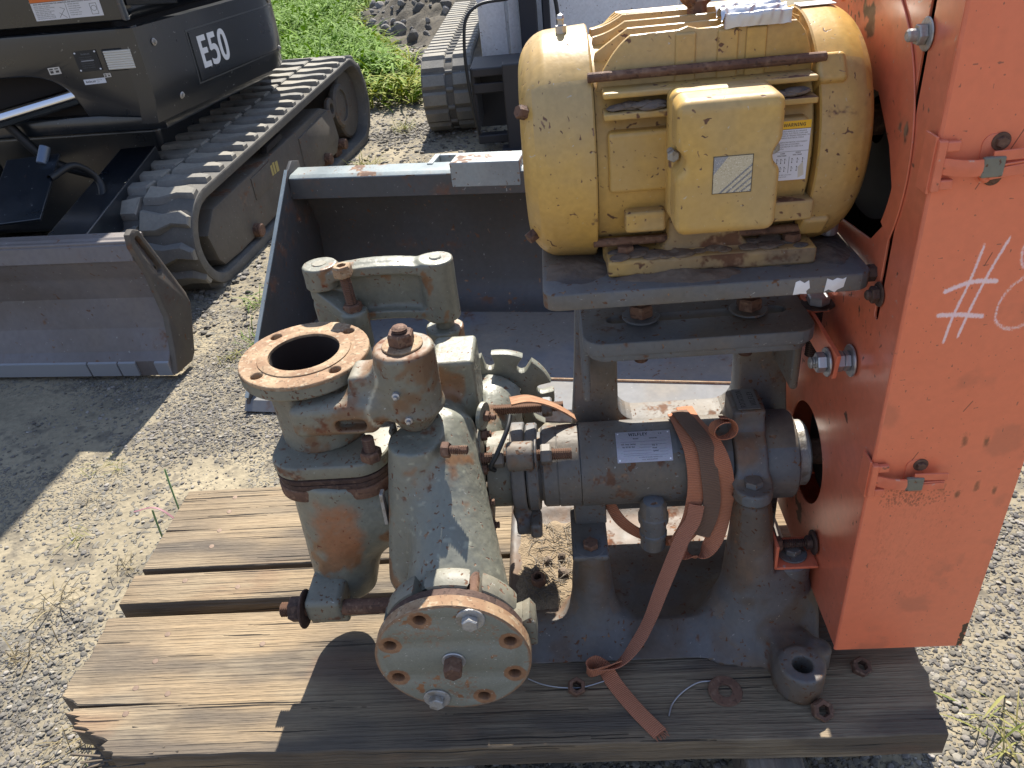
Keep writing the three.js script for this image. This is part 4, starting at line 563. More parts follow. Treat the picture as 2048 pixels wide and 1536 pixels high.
{ // L bracket and jack bolts of the guard on the right hand post
  const o = M.orange; const b1 = part(pump, 'guard_bracket', [bx(0.322, 0.392, 0.313, 0.318, -0.985, -0.915, 0.001), bx(0.320, 0.325, 0.313, 0.365, -0.985, -0.915, 0.001)], o, 'small orange angle bracket');
  boltHead(b1, [0.357, 0.319, -0.945], 'y', 0.0135, 0.011, M.cast, 0.024, M.cast);
  part(b1, 'stud', thread([0.31, 0.343, -0.945], 'x', 0.085, 0.0075), M.rustDark); part(b1, 'nut', hex([0.302, 0.343, -0.945], 'x', 0.016, 0.0135), M.rust); part(b1, 'nut', hex([0.326, 0.343, -0.945], 'x', 0.011, 0.0135), M.rust); part(b1, 'nut', hex([0.377, 0.343, -0.945], 'x', 0.01, 0.0125), M.rustDark); part(b1, 'washer', ring([0.387, 0.343, -0.945], 'x', 0.004, 0.021, 0.007), M.rustDark);
  const b2 = part(pump, 'guard_bracket', [bar([0.352, 0.74, -1.1], [0.366, 0.712, -0.905], 0.006, 0.04, 0.001), ext([[0.345, 1.01], [0.385, 1.01], [0.385, 1.07], [0.345, 1.07]], [], 'xz', 0.742, 0.005, 0.001)], o, 'slanted orange bracket arm');
  boltHead(b2, [0.372, 0.7475, -1.025], 'y', 0.0165, 0.013, M.galv, 0.024, M.rustDark); part(b2, 'bolt_end', thread([0.372, 0.66, -1.025], 'y', 0.08, 0.0095), M.rustDark);
  part(b2, 'stud', thread([0.335, 0.71, -0.925], 'x', 0.056, 0.0085), M.zinc); part(b2, 'nut', hex([0.344, 0.71, -0.925], 'x', 0.013, 0.0145), M.galv); part(b2, 'washer', ring([0.357, 0.71, -0.925], 'x', 0.003, 0.021, 0.008), M.galv); part(b2, 'nut', hex([0.37, 0.71, -0.925], 'x', 0.011, 0.0145), M.galv); part(b2, 'washer', ring([0.389, 0.71, -0.925], 'x', 0.003, 0.023, 0.008), M.galv); part(b2, 'nut', hex([0.381, 0.71, -0.925], 'x', 0.008, 0.0145), M.galv);
}
// ---------- electric motor ----------
const MY = 1.0, MZ = -1.06;
const motor = thing('electric_motor', 'yellow ribbed electric motor standing on the grey plate above the pump', 'motor', [0.18, 0.864, MZ]);
{
  const Y = M.yellow;
  const cov = []; cov.push([0.001, 0.02], [0.0, 0.07]); for (let i = 0; i <= 10; i++) { const a = i / 10 * Math.PI / 2; cov.push([0.042 - 0.042 * Math.cos(a), 0.098 + 0.049 * Math.sin(a)]); } cov.push([0.088, 0.1495], [0.09, 0.148], [0.09, 0.14]);
  const fc = part(motor, 'fan_cover', rev(cov, [-0.04, MY, MZ], 'x', 96, 0.6), Y);
  for (const a of [35, -42, 145, 215]) { const y = MY + 0.122 * Math.sin(R(a)), z = MZ + 0.122 * Math.cos(R(a)), n = [-0.75, 0.6 * Math.sin(R(a)), 0.6 * Math.cos(R(a))]; part(fc, 'bolt_pocket', cyl([-0.022, y, z], n, 0.006, 0.02, 0.003, 20), M.rust); part(fc, 'bolt', hex([-0.03, y + 0.004 * Math.sin(R(a)), z + 0.004 * Math.cos(R(a))], n, 0.014, 0.0085), M.rust); }
  part(motor, 'grease_nipple', rev([[0, 0], [0, 0.007], [0.01, 0.007], [0.011, 0.004], [0.016, 0.004], [0.018, 0.005], [0.022, 0.004], [0.024, 0]], [0.018, 1.144, MZ + 0.02], 'y', 14), M.galv);
  const fr = part(motor, 'frame', [rev([[0, 0.1], [0, 0.134], [0.002, 0.136], [0.253, 0.136], [0.255, 0.134], [0.255, 0.1]], [0.05, MY, MZ], 'x', 96)], M.yellowWorn);
  const bell = [[0, 0.1], [0, 0.146], [0.002, 0.148], [0.022, 0.148]]; for (let i = 0; i <= 10; i++) { const a = i / 10 * Math.PI / 2; bell.push([0.03 + 0.044 * Math.sin(a), 0.104 + 0.044 * Math.cos(a)]); } bell.push([0.074, 0.03]);
  const eb = part(motor, 'end_bell', rev(bell, [0.308, MY, MZ], 'x', 96, 0.6), Y);
  for (const a of [40, -38, 140, 220]) { const y = MY + 0.126 * Math.sin(R(a)), z = MZ + 0.126 * Math.cos(R(a)), q = new RoundedBoxGeometry(0.034, 0.036, 0.034, 2, 0.006); q.rotateX(-R(a)); q.translate(0.322, y + 0.012 * Math.sin(R(a)), z + 0.012 * Math.cos(R(a))); part(eb, 'boss', clean(q, 0), Y); part(eb, 'bolt', hex([0.339, y + 0.006, z + 0.004], 'x', 0.013, 0.0095), M.rust); }
  // upright cooling fins on top, one mesh each
  for (let k = 0; k < 7; k++) {
    const z = MZ + 0.099 - k * 0.033, yb = MY + Math.sqrt(Math.max(0, 0.134 ** 2 - (z - MZ) ** 2)) - 0.012, yt = 1.157 - Math.abs(k - 3) * 0.003, s = new THREE.Shape();
    s.moveTo(0.052, yb); s.lineTo(0.056, Math.min(yb + 0.022, yt - 0.01)); s.quadraticCurveTo(0.075, yt - 0.012, 0.095, yt); if (k === 0) { s.lineTo(0.15, yt + 0.001); s.lineTo(0.16, yt + 0.004); s.lineTo(0.172, yt + 0.0005); s.lineTo(0.194, yt + 0.0005); s.lineTo(0.205, yt + 0.004); s.lineTo(0.216, yt + 0.0005); } s.lineTo(0.282, yt); s.quadraticCurveTo(0.296, yt - 0.01, 0.304, yb + 0.024); s.lineTo(0.304, yb); s.closePath();
    const fin = part(motor, 'cooling_fin', ext(s, [], 'xy', z - 0.0035, 0.007, 0.0018), M.yellow);
    if (k === 0) for (const x of [0.158, 0.206, 0.238]) part(fin, 'boss', bx(x - 0.012, x + 0.012, 1.085, yt - 0.002, z, z + 0.0065, 0.003), M.yellow);
  }
  // ribs along the side facing the viewer and away from it
  for (const sg of [1, -1]) for (const [y, zo, th] of [[1.091, 0.139, 0.007], [1.069, 0.147, 0.008]]) part(motor, 'cooling_fin', bx(0.06, 0.302, y - th / 2, y + th / 2, sg > 0 ? MZ + 0.09 : MZ - zo, sg > 0 ? MZ + zo : MZ - 0.09, 0.0025), M.yellowWorn);
  for (const sg of [1, -1]) part(motor, 'flat_pad', bx(0.064, 0.296, 0.976, 1.05, sg > 0 ? MZ + 0.1 : MZ - 0.142, sg > 0 ? MZ + 0.142 : MZ - 0.1, 0.006, 3), Y);
  for (const [y, z] of [[1.108, MZ + 0.112], [1.108, MZ - 0.112], [0.902, MZ + 0.112], [0.902, MZ - 0.112]]) part(motor, 'tie_rod', cyl([0.044, y, z], 'x', 0.272, 0.0056, 0.001, 14), M.rust);
  for (const x of [0.083, 0.262]) part(motor, 'side_lug', bx(x, x + 0.05, 0.925, 0.952, MZ + 0.09, MZ + 0.146, 0.005, 3), M.yellowWorn);
  { const r = rng(88), L = []; for (let i = 0; i < 46; i++) { const x = 0.075 + 0.215 * r(); if (x > 0.125 && x < 0.15) continue; const q = lump(60 + i % 7, 0.004 + 0.006 * r(), 0.5, 1); q.scale(1.6, 1, 1); q.translate(x, 1.0755 + 0.003 * r(), MZ + 0.127 + 0.012 * r()); L.push(q); } for (let i = 0; i < 60; i++) { const x = 0.07 + 0.24 * r(), q = lump(70 + i % 7, 0.004 + 0.006 * r(), 0.45, 1); q.scale(1.7, 1, 1.2); q.translate(x, 0.8875, MZ + 0.1 + 0.034 * r()); L.push(q); } const o = part(motor, 'caked_dirt', L, M.dirt); o.userData.kind = 'stuff'; }
  // conduit box on the front with its dome cover
  const cb = part(motor, 'conduit_box', [bx(0.132, 0.248, 0.945, 1.096, MZ + 0.13, MZ + 0.168, 0.012, 3)], Y);
  const lid = (p) => { let d = S.box(p, [0.19, 1.021, MZ + 0.192], [0.057, 0.076, 0.028], 0.013); d = smax(d, -S.cap(p, [0.13, 1.03, MZ + 0.17], [0.13, 1.03, MZ + 0.26], 0.013), 0.008); d = smax(d, -S.cap(p, [0.25, 1.032, MZ + 0.17], [0.25, 1.032, MZ + 0.26], 0.013), 0.008); return smax(d, -(p[2] - MZ - 0.166), 0.003); };
  const ld = part(cb, 'lid', sdf(lid, [0.125, 0.938, MZ + 0.155], [0.255, 1.105, MZ + 0.227], 0.0034), Y);
  for (const x of [0.1345, 0.2465]) part(cb, 'screw', [hex([x, 1.03, MZ + 0.178], 'z', 0.007, 0.0072), cyl([x, 1.03, MZ + 0.16], 'z', 0.02, 0.0045)], M.zinc);
  const scr = canvasMat(256, 256, (g, w) => { g.fillStyle = '#b9b09a'; g.fillRect(0, 0, w, w); const r = rng(8); g.fillStyle = '#8d8f96'; g.beginPath(); g.moveTo(0, 0); g.lineTo(100, 0); g.lineTo(0, 130); g.fill(); g.strokeStyle = '#77787f'; g.lineWidth = 12; for (let i = 0; i < 5; i++) { g.beginPath(); g.moveTo(40 + i * 44, 262); g.lineTo(262, 60 + i * 44); g.stroke(); } for (let i = 0; i < 700; i++) { g.fillStyle = r() < 0.5 ? 'rgba(230,228,220,.5)' : 'rgba(120,105,80,.35)'; g.fillRect(r() * w, r() * w, 2 + 5 * r(), 2 + 3 * r()); } g.strokeStyle = '#3f3a30'; g.lineWidth = 5; g.strokeRect(2, 2, w - 4, w - 4); }, { metalness: 0.3, roughness: 0.45 });
  decal(ld, 'data_plate', scr, 0.043, 0.042, [0.1935, 1.016, MZ + 0.2201], [1, 0, 0], [0, 1, 0], 0.0007);
  // warning label on the right hand pad
  const warn = canvasMat(384, 640, (g, w, h) => {
    g.fillStyle = '#d4d6de'; g.fillRect(0, 0, w, h); g.fillStyle = '#e7b321'; g.fillRect(0, 0, w, 84); g.fillStyle = '#1b1a18'; g.font = 'bold 48px sans-serif'; g.fillText('WARNING', 96, 60); g.beginPath(); g.moveTo(40, 64); g.lineTo(64, 22); g.lineTo(88, 64); g.fill(); g.fillRect(0, 84, w, 5);
    g.font = '19px sans-serif'; const T = ['MUST BE GROUNDED IN ACCORDANCE', 'WITH NATIONAL ELECTRICAL CODE AND', 'LOCAL CODES BY TRAINED PERSONNEL TO', 'AVOID SERIOUS ELECTRICAL SHOCK', '', 'WHEN SERVICING MOTOR, DISCONNECT', 'POWER AND ANY ACCESSORIES', 'AND ALLOW MOTOR TO COME TO A', 'STAND STILL']; T.forEach((t, i) => g.fillText(t, 14, 116 + i * 23));
    g.fillRect(0, 322, w, 3); g.font = 'bold 22px sans-serif'; g.fillText('LOW', 90, 350); g.fillText('VOLTAGE', 60, 374); g.fillText('HIGH', 250, 346); g.fillText('VOLTAGE', 222, 370); g.fillRect(186, 380, 4, 180);
    for (let i = 0; i < 3; i++) { for (const [x, n] of [[60 + i * 42, 2], [220 + i * 56, 2]]) for (let k = 0; k < n; k++) { g.beginPath(); g.arc(x, 404 + k * 90, 6, 0, 7); g.arc(x, 446 + k * 90, 6, 0, 7); g.fill(); g.fillRect(x - 2, 404 + k * 90, 4, 42); g.font = '16px sans-serif'; g.fillText('123456789'[i * 3 + k], x + 10, 424 + k * 90); } }
    g.font = '15px sans-serif'; g.fillText('REVERSE ANY TWO LINE LEADS', 20, 584); g.fillText('TO REVERSE ROTATION', 20, 606); g.fillStyle = '#c3bdb0'; g.beginPath(); g.moveTo(290, 500); g.lineTo(340, 440); g.lineTo(360, 590); g.lineTo(300, 620); g.fill();
  }, { roughness: 0.45 });
  decal(motor, 'warning_label', warn, 0.042, 0.07, [0.277, 1.012, MZ + 0.1421], [1, 0, 0], [0, 1, 0], 0.0005);
  // feet
  const footF = (p) => { let d = S.box(p, [0.192, 0.8755, MZ + 0.108], [0.132, 0.0115, 0.034], 0.004); d = smin(d, S.box(p, [0.185, 0.9, MZ + 0.098], [0.046 + 0.5 * Math.max(0, 0.905 - p[1]), 0.036, 0.024], 0.008), 0.012); d = smax(d, -S.box(p, [0.192, 0.86, MZ + 0.15], [0.035, 0.006, 0.02], 0.004), 0.006); d = smin(d, S.box(p, [0.192, 0.915, MZ + 0.075], [0.125, 0.02, 0.012], 0.004), 0.01); d = smin(d, S.box(p, [0.305, 0.889, MZ + 0.08], [0.016, 0.022, 0.012], 0.005), 0.012); d = smin(d, S.box(p, [0.075, 0.89, MZ + 0.08], [0.014, 0.022, 0.012], 0.005), 0.012); return d; };
  const ff = (p) => footF(p) + 0.0012 * (f3(p[0] * 80, p[1] * 80, p[2] * 80, 2, 29) - 0.5), fb2 = (p) => footF([p[0], p[1], 2 * MZ - p[2]]);
  const fo = part(motor, 'foot', sdf(ff, [0.05, 0.858, MZ + 0.05], [0.334, 0.948, MZ + 0.15], 0.0042), M.yellowDirty); part(motor, 'foot', sdf(fb2, [0.05, 0.858, MZ - 0.145], [0.33, 0.948, MZ - 0.05], 0.006), M.yellowWorn);
  boltHead(fo, [0.085, 0.888, MZ + 0.116], 'y', 0.0115, 0.01, M.rust, 0); boltHead(fo, [0.298, 0.888, MZ + 0.116], 'y', 0.0115, 0.01, M.rust, 0); part(fo, 'bolt_hole', ring([0.128, 0.8872, MZ + 0.118], 'y', 0.001, 0.008, 0.0), M.hole);
  const stamp = canvasMat(256, 64, (g, w, h) => { g.fillStyle = '#8f7130'; g.fillRect(0, 0, w, h); g.fillStyle = '#5d471b'; g.font = 'bold 46px sans-serif'; g.fillText('9992', 100, 48); }, { roughness: 0.7 });
  decal(fo, 'stamped_number', stamp, 0.05, 0.0125, [0.272, 0.898, MZ + 0.0925], [1, 0, 0], [0, 1, -0.1], 0.0006);
  part(motor, 'shaft', cyl([0.37, MY, MZ], 'x', 0.12, 0.02), M.rust);
  part(motor, 'conduit_hub', cyl([0.36, 0.873, MZ + 0.07], 'y', 0.02, 0.012), M.galv);
  // lifting eye, crumpled foil patch, small sticker
  part(motor, 'lifting_eye', [new THREE.TorusGeometry(0.022, 0.008, 12, 28).rotateY(0.5).translate(0.186, 1.186, MZ + 0.01), cyl([0.186, 1.14, MZ + 0.01], 'y', 0.028, 0.012)].map((g) => clean(g, 0.5)), M.rust);
  const foil = new THREE.PlaneGeometry(0.075, 0.075, 30, 30); { const p = foil.attributes.position; for (let i = 0; i < p.count; i++) { const x = p.getX(i), y = p.getY(i), e = 0.006 * (f3(x * 90, 1, y * 90, 3, 3) - 0.5); const t = 0.0375 - y; const yy = 1.155 + 0.006 * Math.cos(t * 190) - Math.max(0, t - 0.062) * 0.8, zz = MZ + 0.045 + Math.min(t, 0.064); p.setXYZ(i, 0.237 + x + e, yy + 0.8 * e + 0.003, zz + e); } foil.computeVertexNormals(); }
  part(motor, 'foil_patch', clean(foil, 0), new THREE.MeshPhysicalMaterial({ color: new THREE.Color().setRGB(0.55, 0.55, 0.56), metalness: 0.6, roughness: 0.38, side: THREE.DoubleSide }), 'crumpled silver foil patch');
  part(motor, 'sticker', bx(0.309, 0.352, 1.1485, 1.1495, MZ - 0.012, MZ + 0.018, 0.0004), M.white);
}
// ---------- belt guard ----------
const GX = 0.394, GX1 = 0.586, GZ = -0.81, GB = 0.245;
const guard = thing('belt_guard', 'tall orange sheet metal belt guard with chalked number beside the motor', 'belt guard', [0.49, GB, -1.0]);
{
  const face = canvasMat(512, 2048, (g, w, h) => { // 0.192 m wide, 1.2 m high
    const img = g.createImageData(w, h), r = rng(4);
    for (let j = 0; j < h; j++) for (let i = 0; i < w; i++) { const u = i / w * 0.16, v = j / h, b = fb(u, v, 10, 5, 601), f = fb(u, v, 160, 3, 607); let c = mix3([0.74, 0.178, 0.08], [0.72, 0.186, 0.09], b).map((k) => k * (0.95 + 0.1 * f)); const d = ss(0.52, 0.72, fb(u, v, 24, 5, 611)) * ss(0.45, 0.6, fb(u, v, 5, 3, 613)); c = mix3(c, [0.35, 0.11, 0.06], d * 0.4); const ch = ss(0.955, 0.97, n2(u * 300, v * 300, 300, 617)); c = mix3(c, [0.12, 0.06, 0.04], ch * 0.7); const k = (j * w + i) * 4; img.data[k] = enc(c[0]); img.data[k + 1] = enc(c[1]); img.data[k + 2] = enc(c[2]); img.data[k + 3] = 255; }
    g.putImageData(img, 0, 0);
    const X = (x) => (x - GX) / (GX1 - GX) * w, Y = (y) => (1.445 - y) / 1.2 * h;
    // hand prints and drips
    for (const [x, y, a, b] of [[0.502, 0.655, 6, 22], [0.53, 0.65, 5, 16], [0.49, 0.575, 6, 20], [0.512, 0.562, 5, 12], [0.535, 0.575, 5, 18], [0.56, 0.565, 4, 14]]) for (let k = 0; k < 120; k++) { g.fillStyle = 'rgba(115,62,38,0.08)'; g.beginPath(); g.arc(X(x) + (r() + r() - 1) * a * 2, Y(y) + (r() + r() - 1) * b, 1 + 4 * r(), 0, 7); g.fill(); }
    for (let k = 0; k < 1500; k++) { const x = 0.415 + 0.12 * Math.abs(r() + r() - 1), y = 0.36 + 0.22 * r(); g.fillStyle = 'rgba(125,62,38,0.055)'; g.beginPath(); g.ellipse(X(x), Y(y), 0.5 + 7 * r() * r(), 0.5 + 12 * r() * r(), 0.3, 0, 7); g.fill(); }
    for (let k = 0; k < 260; k++) { const x = 0.455 + 0.05 * (r() + r() - 1), y = 0.575 - 0.03 * r(); g.fillStyle = 'rgba(70,38,24,0.22)'; g.beginPath(); g.arc(X(x), Y(y), 1 + 3 * r(), 0, 7); g.fill(); }
    g.strokeStyle = 'rgba(50,28,20,.75)'; g.lineWidth = 2; for (const [x, y] of [[0.466, 1.03], [0.44, 0.99], [0.46, 1.01], [0.47, 0.9], [0.49, 0.7], [0.44, 0.62]]) { g.beginPath(); g.moveTo(X(x), Y(y)); g.lineTo(X(x) + 14 + 14 * r(), Y(y) - 22 - 20 * r()); g.stroke(); }
    for (let k = 0; k < 40; k++) { g.fillStyle = '#2a1a12'; g.fillRect(X(0.583 - 0.006 * r()), Y(0.25 + 0.05 * r()), 3 + 8 * r(), 4 + 12 * r()); }
    // chalk "#8"
    const chalk = (pts, wd) => { const c = new THREE.CatmullRomCurve3(pts.map(([x, y]) => V(X(x), Y(y), 0))), n = 260; for (let i = 0; i <= n; i++) { const p = c.getPoint(i / n); for (let k = 0; k < 7; k++) { const q = 0.5 * r(); g.fillStyle = `rgba(${226 + 20 * r()},${190 + 25 * r()},${190 + 25 * r()},${q})`; g.fillRect(p.x + (r() + r() - 1) * wd, p.y + (r() + r() - 1) * wd * 1.2, 3.2, 3.2); } } };
    chalk([[0.432, 0.872], [0.46, 0.882], [0.488, 0.881]], 4.5); chalk([[0.430, 0.842], [0.455, 0.841], [0.482, 0.837]], 4.5);
    chalk([[0.464, 0.925], [0.457, 0.88], [0.448, 0.84], [0.444, 0.805]], 4.5); chalk([[0.489, 0.932], [0.476, 0.89], [0.466, 0.85], [0.459, 0.812]], 4.5);
    chalk([[0.538, 0.917], [0.522, 0.932], [0.507, 0.922], [0.51, 0.9], [0.532, 0.887], [0.548, 0.86], [0.538, 0.826], [0.514, 0.818], [0.497, 0.832], [0.499, 0.862], [0.52, 0.887], [0.54, 0.9], [0.538, 0.917]], 4.5);
  }, { roughness: 0.42, clearcoat: 0.25, clearcoatRoughness: 0.35 });
  const g = new THREE.BoxGeometry(GX1 - GX, 1.2, 0.004, 14, 70, 1); { const p = g.attributes.position; for (let i = 0; i < p.count; i++) { const x = p.getX(i), y = p.getY(i), e = Math.min(1, (0.096 - Math.abs(x)) / 0.03) * Math.min(1, (0.6 - Math.abs(y)) / 0.04); p.setZ(i, p.getZ(i) + 0.006 * Math.max(0, e) * (f3(x * 9 + 5, y * 5 + 9, 2, 2, 3) - 0.5)); } g.computeVertexNormals(); } g.translate((GX + GX1) / 2, GB + 0.6, GZ + 0.002); const q = clean(g, 0); q.userData.keepUV = true;
  const fp = part(guard, 'front_panel', q, face);
  M.guardSide = M.orange.clone(); M.guardSide.name = 'orange_gloss'; M.guardSide.clearcoat = 0.55; M.guardSide.clearcoatRoughness = 0.18;
  const o = M.guardSide, TOP = GB + 1.2, back = -1.235;
  const sideOut = [[-GZ, GB], [-back, GB], [-back, TOP], [-GZ, TOP]];
  const slotP = (z, y0, y1, w = 0.006) => rrect(-z - w, y0, -z + w, y1, w * 0.99, THREE.Path);
  part(guard, 'side_panel', ext(sideOut, [circ(1.05, PY, 0.088), [[0.982, 1.055], [0.926, 1.006], [0.9, 0.965], [0.895, 0.925], [0.935, 0.885], [1.15, 0.86], [1.18, 1.05]].reverse(), slotP(-0.878, 1.03, 1.2), slotP(-0.878, 0.80, 0.955)], 'zy', GX, 0.003, 0.0005, 1), o);
  const arc = new THREE.Shape(); arc.absarc(1.06, 0.99, 0.2, R(60), R(205)); arc.absarc(1.06, 0.99, 0.168, R(205), R(60), true); arc.closePath();
  part(guard, 'collar_plate', ext(arc, [], 'zy', GX - 0.0025, 0.002, 0.0005, 1), o);
  part(guard, 'right_panel', bx(GX1 - 0.003, GX1, GB, TOP, back, GZ - 0.0005, 0.0008), o); part(guard, 'back_panel', bx(GX + 0.0035, GX1 - 0.0035, GB, TOP, back, back + 0.003, 0.0008), o); part(guard, 'bottom_panel', bx(GX + 0.0035, GX1 - 0.0035, GB + 0.0005, GB + 0.0035, back + 0.004, GZ - 0.001, 0.0008), o); part(guard, 'top_panel', bx(GX + 0.0035, GX1 - 0.0035, TOP - 0.003, TOP, back + 0.004, GZ - 0.001, 0.0008), o);
  part(guard, 'edge_seam', cyl([GX + 0.0005, GB, GZ + 0.0015], 'y', 1.2, 0.0028, 0.0005, 12), M.orange);
  const rub = plain([0.02, 0.021, 0.023], 0.7);
  const pu = part(guard, 'pulley', [rev([[0, 0.03], [0, 0.13], [0.02, 0.13], [0.026, 0.12], [0.034, 0.13], [0.05, 0.13], [0.056, 0.12], [0.064, 0.13], [0.08, 0.13], [0.08, 0.03]], [0.43, 1.0, MZ], 'x', 48)], rub);
  part(pu, 'belt', [-1, 1].map((s) => bar([0.47, 1.0, MZ + s * 0.125], [0.47, PY, PZ + s * 0.085], 0.07, 0.012, 0.002, V(0, 0, 1))), rub);
  part(guard, 'pulley', rev([[0, 0.02], [0, 0.088], [0.08, 0.088], [0.08, 0.02]], [0.43, PY, PZ], 'x', 40), rub);
  part(guard, 'slot_bolt', [hex([GX - 0.012, 1.135, -0.878], 'x', 0.009, 0.011), cyl([GX - 0.022, 1.135, -0.878], 'x', 0.012, 0.0065), ring([GX - 0.003, 1.135, -0.878], 'x', 0.002, 0.017, 0.005)], M.zinc);
  part(guard, 'slot_bolt', [hex([GX - 0.012, 0.835, -0.878], 'x', 0.009, 0.011), cyl([GX - 0.018, 0.835, -0.878], 'x', 0.012, 0.0065), ring([GX - 0.003, 0.835, -0.878], 'x', 0.002, 0.016, 0.005)], M.rustDark);
  part(guard, 'rear_latch', [bx(GX - 0.02, GX, 0.43, 0.5, -1.225, -1.20, 0.003), hex([GX - 0.022, 0.465, -1.21], 'x', 0.01, 0.012)], M.rustPale);
  for (const [y, first] of [[1.02, 1], [0.598, 0]]) { // draw latches across the front edge
    const z = GZ + 0.004, L = part(guard, 'latch', [bx(GX - 0.0065, GX - 0.0035, y - 0.03, y + 0.03, z - 0.022, z + 0.004, 0.0008), bx(GX + 0.0035, GX + 0.018, y + 0.0145, y + 0.0255, z + 0.001, z + 0.0085, 0.002), bx(GX + 0.0035, GX + 0.018, y - 0.0255, y - 0.0145, z + 0.001, z + 0.0085, 0.002), bx(GX - 0.0045, GX + 0.0045, y - 0.027, y + 0.027, z + 0.0005, z + 0.0095, 0.002)], M.orange);
    part(L, 'strap_loop', tubeBand([[GX + 0.004, y, z + 0.006], [GX + 0.022, y - 0.002, z + 0.012], [GX + 0.042, y - 0.002, z + 0.014], [GX + 0.052, y, z + 0.011]], 0.017, 0.0022), M.orange);
    part(L, 'base_plate', [ext(rrect(GX + 0.042, y - 0.024, GX + 0.066, y + 0.028, 0.011), [circ(GX + 0.054, y + 0.019, 0.003)], 'xy', z - 0.0015, 0.003, 0.0008), cyl([GX + 0.05, y - 0.016, z], 'z', 0.01, 0.005)], M.orange);
    for (const q of [0.0195, -0.017]) part(L, 'bolt', [hex([GX + 0.06, y + q, z + 0.001], 'z', 0.006, 0.0062), ring([GX + 0.06, y + q, z + 0.001], 'z', 0.0015, 0.0095, 0.004)], M.rust);
    part(L, 'worn_clip', bx(GX + 0.040, GX + 0.062, y - 0.013, y + 0.0085, z + 0.0105, z + 0.0165, 0.002), M.greyRust);
    part(L, 'lever', [bar([GX + 0.05, y + 0.008, z + 0.012], [GX + 0.09, y + 0.011, z + 0.017], 0.0025, 0.011, 0.001), bar([GX + 0.05, y - 0.011, z + 0.012], [GX + 0.088, y - 0.004, z + 0.017], 0.0025, 0.011, 0.001), bar([GX + 0.051, y - 0.002, z + 0.008], [GX + 0.088, y + 0.003, z + 0.012], 0.012, 0.002, 0.0008)], first ? M.orange : M.orange);
  }
}
function tubeBand(pts, w, th) { return ribbon(pts, pts.map(() => [0, 1, 0]), w, th, 20); }
